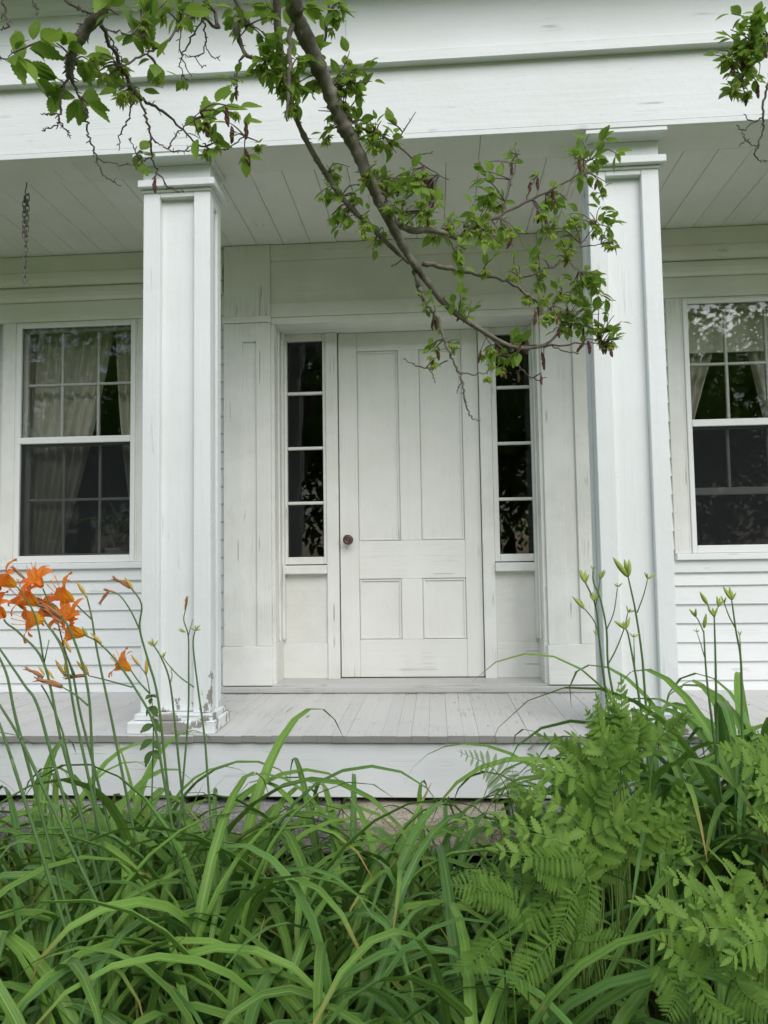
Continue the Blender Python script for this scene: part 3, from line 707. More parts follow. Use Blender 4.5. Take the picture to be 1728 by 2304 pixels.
def clump(name, label, x, y, n, sets, sc, spread=.07, lean=(0,0), dead=2, group='daylily leaf clumps in the bed', cat='daylily'):
    z = gz(x, y); c = empty(name, (x, y, z)); tag(c, label, cat, group)
    k0 = R2.uniform(0, 6.28)
    for i in range(n):
        me = R2.choice(sets); o = obj('leaf', me, c)
        a = k0+i*2.399+R2.uniform(-.3,.3); r = spread*math.sqrt(R2.random())
        o.location = (r*math.cos(a), r*math.sin(a), -.015)
        o.rotation_euler = (R2.gauss(0,.10)+lean[1], R2.gauss(0,.10)+lean[0], a+R2.uniform(-.9,.9)); s = sc*R2.uniform(.72, 1.12); o.scale = (s, s*R2.uniform(.85,1.1)**.5, s)
    for i in range(dead):
        o = obj('dead_leaf', R2.choice(DEAD), c); a = R2.uniform(0,6.28); o.location = (.05*math.cos(a), .05*math.sin(a), 0); o.rotation_euler = (0,0,a); o.scale = [R2.uniform(.7,1.1)]*3
    return c

# ------------------------------------------------------------------ daylily leaf clumps
ROWS = [(-3.12, 'in nearest row'), (-2.84, 'in second row'), (-2.52, 'in third row'), (-2.18, 'in fourth row'), (-1.80, 'in fifth row')]
COLS = [(-.88, 'at the left edge of the photo'), (-.62, 'below the left window'), (-.36, 'below the left column'), (-.10, 'below the left sidelight'), (.16, 'below the front door'), (.42, 'below the right sidelight'), (.68, 'below the right column'), (.94, 'at the right edge of the photo')]
for ri, (ry, rl) in enumerate(ROWS):
    d = ry-CP.y; hw = d*.513*1.06
    for ci in range(8):
        t = -1+2*(ci+.5)/8; x = CP.x-d*.068+hw*t+R2.uniform(-.04,.04); y = ry+R2.uniform(-.07,.07)
        lab = 'arching daylily leaf clump %s, %s' % (rl, COLS[ci][1])
        n, sc, st = 38, 1.0, STRAP
        if ri == 0: n, sc = 30, .92
        if ri == 1: n, sc = 34, .97
        if ri == 0 and ci >= 6: n, sc = 22, .84
        if ri == 1 and ci >= 6: n, sc = 14, .76
        if ri == 1 and ci == 5: n, sc = 26, .90
        if ri == 2 and ci >= 5: n, sc = 14, .78
        if ri == 2 and ci == 4: n, sc = 30, 1.02
        if ri == 2 and ci in (2,3): n, sc = 34, 1.10
        if ri == 3:
            if ci in (3,4): n, sc = 28, .98
            if ci == 5: n, sc = 24, .94
            if ci <= 1: n, sc, st = 44, 1.15, PALE+STRAP[:16]
            if ci == 2: n, sc = 36, 1.10
            if ci == 6: n, sc = 30, 1.0
            if ci == 7: n, sc = 44, 1.15
        if ri == 4:
            if ci in (3,4): n, sc = 11, .70
            if ci in (2,5): n, sc = 22, .80
            if ci <= 1: n, sc, st = 56, 1.25, PALE+STRAP[:6]
            if ci == 6: n, sc = 40, 1.08
            if ci == 7: n, sc = 46, 1.18
        clump('daylily_clump', lab, x, y, n, st, sc*(.93 if ri < 3 else (1.04 if ci > 5 else .92)), .10, dead=6 if ci < 3 else 4)

for sx, nm in ((-1, 'left'), (1, 'right')):            # the bed goes on past the frame
    for x, y in ((1.25,-2.95), (1.65,-2.6), (1.75,-2.15), (2.15,-2.35), (2.1,-1.75), (2.5,-1.95)):
        clump('daylily_clump', 'daylily leaf clump in the bed past the %s edge of the photo' % nm, sx*x, y, 17, STRAP, .98, .10, dead=1)

# ------------------------------------------------------------------ flowering daylilies
def fr(ox, oy, s): return lambda x, y: (ox+x/s, oy+y/s)
K7, K8, K9 = fr(0,1250,2.37), fr(1028,1250,2.37), fr(1220,1080,3.568)
def stalk_from(par, off, base, fn, pts, d, d1=None, r0=.0045, r1=.0022):
    d1 = d if d1 is None else d1; n = len(pts)
    P = [pt(*fn(*q), d+(d1-d)*i/max(1,n-1)) for i, q in enumerate(pts)]
    if base is not None:
        e = P[0]-P[1]; e = e*(1/max(.02, -e.z)) if e.z < -1e-3 else Vector((0,0,-1)); h_ = P[0].z-Vector(base).z
        q = P[0]+Vector((max(-.6,min(.6,e.x))*h_, max(-.3,min(.3,e.y))*h_, -h_)); P = [q]+P
    return scape(par, off, P, r0, r1)
def plant(label, x, y, n=22, sc=.85, st=None):
    c = clump('flowering_daylily', label, x, y, n, st or STRAP, sc, .08, group='daylilies in flower or bud'); return c, c.location.copy()
def at7(x, y, d): return pt(*K7(x, y), d)
LFT, UP_ = Vector((-1,-.25,.12)), Vector((0,0,1))
# A: spent stalk with one wilted orange head before the left column
c, o = plant('daylily with three slim budded stalks rising in front of the left column', *pt(*K7(1030,1500), 2.35).xy[:] if False else (pt(*K7(1030,1400), 2.35).x, pt(*K7(1030,1400), 2.35).y))
D = 2.35
Q = stalk_from(c, o, o+Vector((.02,0,0)), K7, [(1112,1250),(1092,980),(1055,700),(1030,480),(1040,400)], D)
for dx, dy, L in ((-14,-12,.022), (12,-18,.026), (4,-26,.02), (22,-8,.02)): bud(c, o, at7(1040,402,D), at7(1040+dx,402+dy,D)-at7(1040,402,D), L)
stalk_from(c, o, o, K7, [(972,1250),(1003,860),(1006,600),(1004,430),(980,345),(990,285)], D+.02, None, .004, .0016)
wilted(c, o, at7(988,290,D+.02), Vector((.2,-.1,1)), .55); bud(c, o, at7(990,285,D+.02), Vector((.1,0,1)), .045, True)
for dx, dy, L in ((-26,-10,.026), (-36,-28,.024)): bud(c, o, at7(990,410,D), at7(990+dx,410+dy,D)-at7(990,410,D), L)
stalk_from(c, o, None, K7, [(1004,430),(1028,340)], D, None, .0018, .0012)
stalk_from(c, o, o, K7, [(968,1240),(935,920),(905,670),(860,545),(820,480)], D+.05)
for dx, dy, L in ((-26,-14,.028), (-8,-26,.028), (10,-16,.022), (-18,-26,.024)): bud(c, o, at7(822,484,D), at7(822+dx,484+dy,D)-at7(822,484,D), L)
stalk_from(c, o, None, K7, [(1035,702),(960,648),(905,590),(870,545)], D, None, .0024, .0016)
for dx, dy, L in ((-14,-16,.02), (8,-18,.022), (0,-20,.018)): bud(c, o, at7(870,545,D), at7(870+dx,545+dy,D)-at7(870,545,D), L)
stalk_from(c, o, None, K7, [(908,680),(918,640),(914,620)], D, None, .002, .0012); bud(c, o, at7(914,622,D), UP_, .016)
# B
D = 2.25; p0 = pt(*K7(860,1420), D)
c, o = plant('daylily with a tall stalk of withered flowers and one large orange bloom, left of column', p0.x, p0.y)
stalk_from(c, o, o, K7, [(890,1200),(842,760),(790,560),(745,390),(755,262),(700,175),(672,160)], D)
wilted(c, o, at7(695,172,D), at7(600,110,D)-at7(695,172,D), .80); bud(c, o, at7(712,190,D), at7(672,110,D)-at7(712,190,D), .052, True)
stalk_from(c, o, None, K7, [(742,388),(700,300),(650,225),(612,195)], D, None, .0028, .0018)
wilted(c, o, at7(614,197,D), at7(575,186,D)-at7(614,197,D), .45); wilted(c, o, at7(580,188,D), at7(515,285,D)-at7(580,188,D), .62)
stalk_from(c, o, o, K7, [(882,1240),(820,900),(715,700),(610,550),(520,460),(440,420)], D-.05)
flower(c, o, at7(452,425,D-.05), Vector((-.9,-.45,.35)), 1.0, 3)
for x, y, x2, y2, L, ye in ((545,470,470,400,.05,True), (470,440,442,370,.04,False)): bud(c, o, at7(x,y,D-.05), at7(x2,y2,D-.05)-at7(x,y,D-.05), L, ye)
stalk_from(c, o, None, K7, [(800,738),(740,672),(690,600)], D, None, .0028, .0018)
flower(c, o, at7(698,612,D), Vector((-.75,-.3,.62)), .80, 5)
bud(c, o, at7(745,590,D), at7(700,530,D)-at7(745,590,D), .045, True); stalk_from(c, o, None, K7, [(800,738),(780,640),(745,590)], D, None, .002, .0015)
bud(c, o, at7(780,640,D), at7(782,535,D)-at7(780,640,D), .055, True)
stalk_from(c, o, None, K7, [(705,702),(560,662),(470,640)], D, None, .0026, .0018)
for x2, y2, L in ((385,535,.06), (425,545,.055)): bud(c, o, at7(475,640,D), at7(x2,y2,D)-at7(475,640,D), L, True)
wilted(c, o, at7(460,640,D), at7(300,650,D)-at7(460,640,D), .85)
# C
D = 2.2; p0 = pt(*K7(600,1380), D)
c, o = plant('daylily with a wide open orange bloom facing left, rising below the window sill', p0.x, p0.y)
stalk_from(c, o, o, K7, [(640,1100),(590,850),(520,520),(490,335),(462,215)], D)
bud(c, o, at7(462,218,D), at7(400,130,D)-at7(462,218,D), .055, True); bud(c, o, at7(470,235,D), at7(440,180,D)-at7(470,235,D), .03)
stalk_from(c, o, None, K7, [(490,340),(430,285),(388,240)], D, None, .0026, .0018)
flower(c, o, at7(392,245,D), Vector((-.7,-.45,.65)), 1.0, 8)
stalk_from(c, o, o, K7, [(520,1200),(430,850),(385,620),(330,480),(280,400)], D+.02)
flower(c, o, at7(300,320,D), Vector((-.5,-.6,.5)), .85, 9); flower(c, o, at7(395,345,D), Vector((-.2,-.75,.5)), .85, 12)
for x, y, x2, y2 in ((330,330,270,240), (345,640,285,540), (350,640,352,590)): bud(c, o, at7(x,y,D), at7(x2,y2,D)-at7(x,y,D), .055, True)
stalk_from(c, o, None, K7, [(370,650),(345,640)], D, None, .0022, .0018); wilted(c, o, at7(300,300,D), at7(200,230,D)-at7(300,300,D), .9)
stalk_from(c, o, None, K7, [(400,640),(345,500),(300,320)], D, None, .0024, .0018)
# D
D = 2.12; p0 = pt(*K7(420,1400), D)
c, o = plant('daylily with several orange blooms crowded together at the upper left of the bed', p0.x, p0.y)
stalk_from(c, o, o, K7, [(500,1200),(470,720),(395,450),(330,330),(230,280),(190,265)], D)
flower(c, o, at7(200,265,D), Vector((-.55,-.5,.55)), 1.0, 21)
flower(c, o, at7(225,170,D), Vector((-.2,-.6,.7)), .85, 22); stalk_from(c, o, None, K7, [(330,330),(260,240),(228,175)], D, None, .0024, .0018)
stalk_from(c, o, o, K7, [(465,1150),(400,850),(340,520),(245,360),(215,335)], D-.03)
flower(c, o, at7(240,340,D-.03), Vector((-.7,-.5,-.05)), .95, 23)
for x, y, x2, y2, L in ((250,360,130,260,.06), (150,300,60,230,.055), (380,520,330,420,.05)): bud(c, o, at7(x,y,D), at7(x2,y2,D)-at7(x,y,D), L, True)
wilted(c, o, at7(330,330,D), at7(190,240,D)-at7(330,330,D), 1.0); wilted(c, o, at7(330,360,D), at7(240,290,D)-at7(330,360,D), .9)
# E
D = 2.05; p0 = pt(*K7(300,1420), D)
c, o = plant('daylily with orange blooms at the left photo edge above withered trumpets', p0.x, p0.y)
stalk_from(c, o, o, K7, [(370,1150),(320,960),(235,575),(110,420),(40,365),(20,340)], D)
flower(c, o, at7(30,330,D), Vector((-.35,-.6,.55)), .95, 31); flower(c, o, at7(85,165,D), Vector((-.7,-.4,.55)), .9, 32); flower(c, o, at7(8,180,D), Vector((-.7,-.3,.3)), .8, 33)
stalk_from(c, o, None, K7, [(235,575),(190,330),(110,190),(85,165)], D, None, .0026, .0018)
stalk_from(c, o, None, K7, [(235,575),(262,450)], D, None, .0018, .0014)
wilted(c, o, at7(130,120,D), at7(70,60,D)-at7(130,120,D), .6)
stalk_from(c, o, o, K7, [(380,1140),(330,930),(260,760),(300,690),(340,715)][:3]+[(220,690)], D+.03, None, .003)
wilted(c, o, at7(330,700,D), at7(140,630,D)-at7(330,700,D), 1.0); wilted(c, o, at7(230,650,D), at7(95,570,D)-at7(230,650,D), .75)
for x, y, x2, y2 in ((240,640,205,590), (290,660,248,608)): bud(c, o, at7(x,y,D), at7(x2,y2,D)-at7(x,y,D), .035, True)
stalk_from(c, o, None, K7, [(470,800),(400,740),(330,700)], D, None, .0028, .0018); bud(c, o, at7(330,700,D), at7(275,675,D)-at7(330,700,D), .03)
# F
D = 1.95; p0 = pt(*K7(160,1450), D)
c, o = plant('daylily of bare leaning green stalks cut off by the left photo edge', p0.x, p0.y)
stalk_from(c, o, o, K7, [(300,1150),(200,800),(130,690),(0,500),(-60,430)], D)
stalk_from(c, o, o, K7, [(160,1150),(80,850),(40,650),(0,550),(-40,470)], D-.05)
stalk_from(c, o, o, K7, [(190,1150),(110,980),(0,800),(-80,690)], D-.1)
stalk_from(c, o, o, K7, [(130,1300),(60,1080),(0,905),(-60,760)], D-.2)
# right-hand budded daylilies
def at9(x, y, d): return pt(*K9(x, y), d)
def buds9(c, o, fn, d, x, y, L):
    for dx, dy, l in L:
        a = pt(*fn(x,y), d); b_ = pt(*fn(x+dx,y+dy), d); bud(c, o, a, b_-a+Vector((0,R2.uniform(-.01,.01),0)), l)
        b0 = b_-a
D = 2.45; p0 = pt(*K9(640,2350), D)
c, o = plant('budded daylily with forked green stalks in front of the right pilaster', p0.x, p0.y, 20, .95)
stalk_from(c, o, o, K9, [(622,2100),(575,1760),(528,1480),(516,1200),(468,960),(412,820),(408,720)], D)
buds9(c, o, K9, D, 408, 722, ((-10,-30,.018),(12,-28,.018),(0,-34,.014)))
stalk_from(c, o, None, K9, [(528,1480),(590,1365),(655,1200),(688,1060)], D, None, .0026, .0016); buds9(c, o, K9, D, 690, 1062, ((-6,-46,.024),(40,-14,.03),(14,-34,.02)))
stalk_from(c, o, None, K9, [(518,1200),(575,1060),(604,865)], D, None, .0022, .0014); buds9(c, o, K9, D, 604, 860, ((-22,-26,.018),(0,-30,.016),(34,-26,.022)))
stalk_from(c, o, o, K9, [(545,1950),(485,1520),(462,1320),(430,1020),(360,850),(335,810)], D+.03)
buds9(c, o, K9, D, 345, 830, ((-40,-90,.050),(-22,-110,.048),(6,-110,.044),(26,-80,.035),(-8,-80,.03)))
stalk_from(c, o, None, K9, [(462,1300),(425,1150),(355,1050),(330,1030)], D, None, .0024, .0016); buds9(c, o, K9, D, 338, 1040, ((-78,-105,.058),(-40,-110,.035)))
stalk_from(c, o, None, K9, [(430,1010),(460,840),(462,790)], D, None, .0022, .0015); buds9(c, o, K9, D, 462, 800, ((-4,-80,.03),(26,-76,.038),(50,-70,.036),(12,-80,.026)))
buds9(c, o, K9, D, 415, 975, ((-44,-70,.030),(-8,-80,.034),(55,-100,.050)))
buds9(c, o, K9, D, 440, 1250, ((-28,-36,.022),(-10,-40,.02)))
D = 2.4; p0 = pt(*K9(830,2350), D)
c, o = plant('budded daylily with two tall stalks in front of the right column', p0.x, p0.y, 20, .95)
stalk_from(c, o, o, K9, [(800,1900),(748,1550),(692,1250),(668,1190)], D)
buds9(c, o, K9, D, 670, 1200, ((-80,-70,.052),(-50,-66,.03),(-20,-70,.03),(10,-64,.03),(32,-88,.045)))
stalk_from(c, o, None, K9, [(742,1520),(736,1270)], D, None, .0022, .0014); buds9(c, o, K9, D, 736, 1265, ((-34,-40,.022),(-8,-40,.018),(34,-22,.026)))
stalk_from(c, o, o, K9, [(832,1800),(800,1400),(750,1060),(708,860),(690,780)], D+.05)
buds9(c, o, K9, D, 690, 785, ((-96,-128,.085),(-12,-120,.062),(22,-130,.062),(4,-130,.05)))
stalk_from(c, o, None, K9, [(762,1065),(815,920),(846,795)], D, None, .0022, .0014); buds9(c, o, K9, D, 846, 795, ((-22,-54,.026),(-2,-50,.022),(46,-28,.034)))
D = 2.3; p0 = pt(*K8(1400,1500), D)
c, o = plant('budded daylily with three stalks in front of the right window siding', p0.x, p0.y, 20, .95)
stalk_from(c, o, o, K8, [(1368,950),(1332,650),(1316,400)], D); buds9(c, o, K8, D, 1318, 390, ((10,-85,.050),(-6,-70,.03),(24,-80,.04)))
stalk_from(c, o, None, K8, [(1316,410),(1290,350),(1265,310)], D, None, .002, .0014); buds9(c, o, K8, D, 1275, 330, ((-32,-40,.036),(-12,-44,.034)))
stalk_from(c, o, None, K8, [(1320,540),(1300,470),(1278,405)], D, None, .0016, .001); buds9(c, o, K8, D, 1278, 408, ((-14,-14,.014),(2,-16,.014),(12,-12,.014)))
stalk_from(c, o, o, K8, [(1384,800),(1378,520),(1372,320)], D+.03); buds9(c, o, K8, D, 1372, 325, ((-40,-50,.04),(-10,-60,.03),(22,-60,.034)))
stalk_from(c, o, None, K8, [(1372,330),(1340,270),(1330,250)], D, None, .002, .0014); buds9(c, o, K8, D, 1338, 265, ((-42,-64,.052),(-16,-58,.036)))
stalk_from(c, o, None, K8, [(1374,325),(1395,270)], D, None, .002, .0014); buds9(c, o, K8, D, 1393, 275, ((0,-62,.036),(16,-60,.034),(30,-50,.03)))
stalk_from(c, o, o, K8, [(1522,950),(1515,570),(1488,400),(1466,240)], D); buds9(c, o, K8, D, 1466, 240, ((-40,-76,.052),(-14,-84,.045),(6,-70,.03),(26,-66,.03)))
stalk_from(c, o, None, K8, [(1484,385),(1450,320),(1425,250)], D, None, .0022, .0014); buds9(c, o, K8, D, 1425, 255, ((-14,-40,.026),(6,-36,.024)))
stalk_from(c, o, None, K8, [(1516,560),(1508,420)], D, None, .002, .0013); buds9(c, o, K8, D, 1508, 425, ((-8,-24,.016),(6,-26,.016)))

# ------------------------------------------------------------------ ferns
def lobed_pinna():
    seg = 12; V = []; F = []; UV = []
    for i in range(seg+1):
        s = i/seg; w_ = .185*min(1, .45+s*2.2)*(1-s**2.2)**.75; lob = 1 if i in (0, seg) else (1.16 if i%2 else .74)
        if i == seg: w_ = .004
        z = -.10*s*s; 
        V += [(s, -w_*lob, z+.02*(1 if i%2 else -1)), (s, 0, z-.012), (s, w_*lob, z+.02*(-1 if i%2 else 1))]; UV += [(.5-w_*lob*2, s), (.5, s), (.5+w_*lob*2, s)]
    # forward-pointing lobes
    for i in range(1, seg):
        if i%2:
            V[i*3] = (V[i*3][0]+.03, *V[i*3][1:]); V[i*3+2] = (V[i*3+2][0]+.03, *V[i*3+2][1:])
    for i in range(seg): a = i*3; F += [(a, a+1, a+4, a+3), (a+1, a+2, a+5, a+4)]
    return mesh('pinna', V, F, M['fern'], UV, True)
def lace_pinna(seed):
    rr = random.Random(seed); V = []; F = []; UV = []; n = 16
    for i in range(n):
        s = (i+.3)/n; l = .15*math.sin(math.pi*(.12+.84*s))**.8*(1-.25*s)
        for sg in (-1, 1):
            b_ = len(V); w_ = .42/n; z = -.12*s*s
            V += [(s-w_*.8, 0, z), (s+w_*.8, 0, z), (s+.32*l+w_*.5, sg*l*.62, z+.01), (s+.55*l, sg*l, z-.02+rr.uniform(-.01,.01)), (s+.22*l-w_*.7, sg*l*.62, z+.01)]
            UV += [(.5,s)]*5; F.append((b_, b_+1, b_+2, b_+3, b_+4) if sg > 0 else (b_+4, b_+3, b_+2, b_+1, b_))
    b_ = len(V); V += [(0,-.008,0),(0,.008,0),(1,.001,-.12),(1,-.001,-.12)]; UV += [(.5,0)]*4; F.append((b_, b_+3, b_+2, b_+1))
    return mesh('pinna', V, F, M['lacefern'], UV, False)
PIN = lobed_pinna(); LACE = [lace_pinna(i) for i in range(3)]
def frond(par, off, base, J, Tm, T, npair, plen, kind, nrm=None, seed=0):
    """base on the soil, J where the blade starts, Tm mid blade, T tip"""
    rr = random.Random(seed); base, J, Tm, T = map(Vector, (base, J, Tm, T))
    mid = (base+J)/2+Vector((0,0,.06)); Q = catmull([base, mid, J, Tm, T], 8)
    V, F, U = tube_vf(Q, interp([.0026,.0022,.0018,.0012,.0005], len(Q)), 5)
    fo = obj('frond', mesh('frond', V, F, M['fern' if kind == 's' else 'lacefern'], [(.5,.5)]*len(V), True), par, off)
    blade = Q[16:]; n = len(blade)
    nrm = Vector(nrm) if nrm is not None else Vector((RGT.x*rr.uniform(-.3,.3), -.55, .8))
    for k in range(npair):
        t = (k+.15)/npair; f_ = t*(n-1); i = int(f_); a = blade[i].lerp(blade[min(i+1,n-1)], f_-i); tan = (blade[min(i+1,n-1)]-blade[max(i-1,0)]).normalized()
        side = tan.cross(nrm).normalized()
        if kind == 's': ln = .86*plen*(1-.72*t**1.3)*rr.uniform(.92,1.08); ang = .45+.35*t
        else: ln = plen*math.sin(math.pi*(.16+.80*t))**.8*(1-.3*t)*rr.uniform(.92,1.05); ang = .20+.25*t
        for sg in (-1, 1):
            dr = side*sg*math.cos(ang)+tan*math.sin(ang)+Vector((0,0,-.10 if kind == 's' else -.25))
            nn = (nrm+side*sg*.25+Vector((rr.uniform(-.2,.2),rr.uniform(-.2,.2),0)))
            o = obj('pinna', PIN if kind == 's' else LACE[k%3], fo); wsc = rr.uniform(.9,1.15) if kind == 's' else 1.15
            o.matrix_basis = trs(a, frame_from(dr, nn), (ln, ln*wsc*(1.3 if kind == 's' else 1), ln))
    if kind == 's':
        o = obj('pinna', PIN, fo); o.matrix_basis = trs(blade[-2], frame_from(T-Tm, nrm), (plen*.42, plen*.36, plen*.42))
def fern(label, d, fronds, kind, plen, npair, base_px, group):
    bp = pt(*base_px, d); g = Vector((bp.x, bp.y, gz(bp.x, bp.y))); c = empty('sensitive_fern' if kind == 's' else 'lacy_fern', g); tag(c, label, 'fern', group)
    ex = []
    for f_ in fronds:
        for q in range(2 if kind == 's' and d > 1.55 else 0):
            jx, jy = R2.uniform(-70, 70), R2.uniform(-30, 60); k_ = R2.uniform(-25, 25)
            ex.append(((f_[0][0]+jx*.5, f_[0][1]+jy), (f_[1][0]+jx, f_[1][1]+jy), (f_[2][0]+jx+k_, f_[2][1]+jy+R2.uniform(0,30)), R2.uniform(-.12,.16), R2.uniform(.7,.95)))
    fronds = fronds+ex
    for i, f_ in enumerate(fronds):
        J, Tm, T = f_[0], f_[1], f_[2]; dd = f_[3] if len(f_) > 3 else 0; pl = f_[4] if len(f_) > 4 else 1.
        P = [pt(q[0], q[1], d+dd-.04*j) for j, q in enumerate((J, Tm, T))]
        nr = Vector((.55*R2.uniform(-1,1), -.7, R2.uniform(.25,.95)))
        frond(c, g, g+Vector((R2.uniform(-.04,.04), R2.uniform(-.04,.04), 0)), P[0], P[1], P[2], npair, plen*pl, kind, nr, i+7)
GS, GL = 'bright green sensitive ferns on the right', 'lacy ferns in the bed'
fern('bright upright sensitive fern at the foot of the right column', 2.2, [((1392,1690),(1398,1600),(1398,1525)), ((1440,1700),(1452,1640),(1462,1585),.05,.85), ((1350,1690),(1340,1640),(1320,1600),.05,.8)], 's', .066, 9, (1395,1950), GS)
fern('sensitive fern with fronds pointing left over the porch skirt', 2.05, [((1400,1760),(1345,1700),(1280,1650)), ((1390,1700),(1400,1660),(1430,1625),0,.9), ((1370,1780),(1290,1760),(1210,1740),-.05), ((1350,1800),(1270,1740),(1180,1715),-.08)], 's', .080, 6, (1420,2000), GS)
fern('sensitive fern with a long frond below the porch skirt', 1.85, [((1370,1960),(1290,1840),(1200,1770)), ((1330,1870),(1345,1800),(1370,1745),0,.9), ((1400,1900),(1440,1840),(1470,1790),.03,.9), ((1330,1930),(1420,1850),(1500,1810),-.05), ((1290,1960),(1220,1880),(1110,1830),-.05), ((1300,1990),(1200,1930),(1110,1910),-.08)], 's', .082, 6, (1360,2150), GS)
fern('small upright sensitive fern among daylily leaves on the right', 1.9, [((1500,1890),(1520,1820),(1535,1765)), ((1480,1900),(1490,1860),(1470,1800),-.04,.8)], 's', .058, 6, (1510,2060), GS)
fern('sensitive fern cut by the right photo edge beside the window siding', 2.0, [((1780,1800),(1720,1720),(1670,1670)), ((1790,1740),(1730,1690),(1690,1640),.05), ((1790,1860),(1735,1810),(1680,1770),-.05), ((1800,1900),(1740,1860),(1700,1840),-.08,.9)], 's', .080, 6, (1760,2050), GS)
fern('large sensitive fern with broad fronds at the lower right', 1.5, [((1600,2120),(1520,2060),(1430,2030)), ((1650,2080),(1650,1990),(1675,1920),.04), ((1680,2110),(1700,2040),(1745,1960),.04), ((1700,2140),(1640,2090),(1560,2090),-.05), ((1640,2110),(1580,2020),(1500,1960),.06), ((1720,2150),(1690,2120),(1640,2160),-.1)], 's', .078, 6, (1660,2330), GS)
fern('sensitive fern low at the lower right below the large one', 1.45, [((1560,2200),(1530,2150),(1480,2110)), ((1700,2240),(1720,2160),(1760,2110)), ((1600,2160),(1560,2100),(1570,2020),.1,.9)], 's', .066, 6, (1620,2400), GS)
fern('lacy fern with a frond arching against the white porch skirt', 2.0, [((1160,1860),(1120,1740),(1030,1690)), ((1190,1860),(1165,1790),(1150,1720),.05,.8), ((1215,1850),(1180,1800),(1140,1770),.02)], 'l', .055, 16, (1180,1990), GL)
fern('lacy fern with drooping fronds below the porch step', 1.75, [((1320,1960),(1250,1930),(1160,1930)), ((1290,2010),(1250,1970),(1200,1960)), ((1330,2000),(1320,2050),(1310,2110),-.05,.8), ((1270,2010),(1200,2060),(1130,2070)), ((1300,2020),(1270,2070),(1250,2130),-.05,.8)], 'l', .052, 15, (1300,2150), GL)
fern('lacy fern spreading low between daylily leaves at bottom centre', 1.6, [((1140,2060),(1080,2000),(1010,1990)), ((1180,2080),(1130,2010),(1060,2010),.02), ((1130,2130),(1080,2150),(1020,2190),-.04), ((1250,2130),(1200,2170),(1150,2230),-.06), ((1280,2140),(1330,2120),(1400,2110),.03)], 'l', .050, 14, (1170,2280), GL)
fern('lacy fern low in the bottom right corner', 1.42, [((1640,2220),(1680,2240),(1740,2290)), ((1480,2180),(1520,2230),(1500,2290)), ((1560,2200),(1600,2260),(1680,2310),-.04)], 'l', .050, 14, (1600,2420), GL)

# ------------------------------------------------------------------ leaf shapes shared by weed and tree
def ovate(name, mat, teeth=7, wd=.29, fold=.10, curl=.18, tip=1.):
    V = []; F = []; UV = []; n = teeth*2
    V.append((0,0,0)); UV.append((.5,0))
    rows = []
    for i in range(1, n):
        s = i/n; w_ = wd*math.sin(math.pi*s**.88)**.82*(1 if s < .75 else 1-.25*(s-.75)); j = .022 if i%2 else -.018
        z = -curl*s*s
        rows.append(len(V)); V += [(s+.03*(i%2), -(w_+j), z+fold*w_*2.2), (s, 0, z), (s+.03*(i%2), w_+j, z+fold*w_*2.2)]
        UV += [(.5-w_, s), (.5, s), (.5+w_, s)]
    e = len(V); V.append((1.04*tip, 0, -curl)); UV.append((.5, 1))
    a = rows[0]; F += [(0, a+1, a), (0, a+2, a+1)]
    for a, b_ in zip(rows[:-1], rows[1:]): F += [(a, a+1, b_+1, b_), (a+1, a+2, b_+2, b_+1)]
    a = rows[-1]; F += [(a, a+1, e), (a+1, a+2, e)]
    return mesh(name, V, F, mat, UV, True)
# nettle-like weed by the left column
wp = pt(*K7(815,1330), 2.42); wc = empty('weed', (wp.x, wp.y, gz(wp.x, wp.y))); tag(wc, 'leafy weed with toothed leaves climbing before the foot of the left column', 'weed')
wo_ = wc.location.copy(); WD = 2.42
stalk_from(wc, wo_, wo_, K7, [(812,1200),(818,960),(815,830),(806,740)], WD, None, .003, .0015)
WL = ovate('leaf', M['weed'], 6, .30, .12, .25)
for x, y, dx, dy, L in ((806,745,-40,20,.03),(806,745,50,10,.03),(806,760,-10,40,.03),(812,800,30,75,.05),(812,800,-50,60,.045),(816,900,60,45,.05),(816,900,-70,35,.055),(815,980,-95,60,.06),(815,990,60,60,.05),(812,1040,-60,100,.065),(812,1040,50,50,.05),(818,870,40,60,.04),(806,742,5,-12,.02)):
    a = at7(x,y,WD); b_ = at7(x+dx,y+dy,WD-.03); o_ = obj('leaf', WL, wc, wo_); o_.matrix_basis = trs(a, frame_from(b_-a, (0.1+R2.uniform(-.5,.5),-.6,.8)), L*.8)

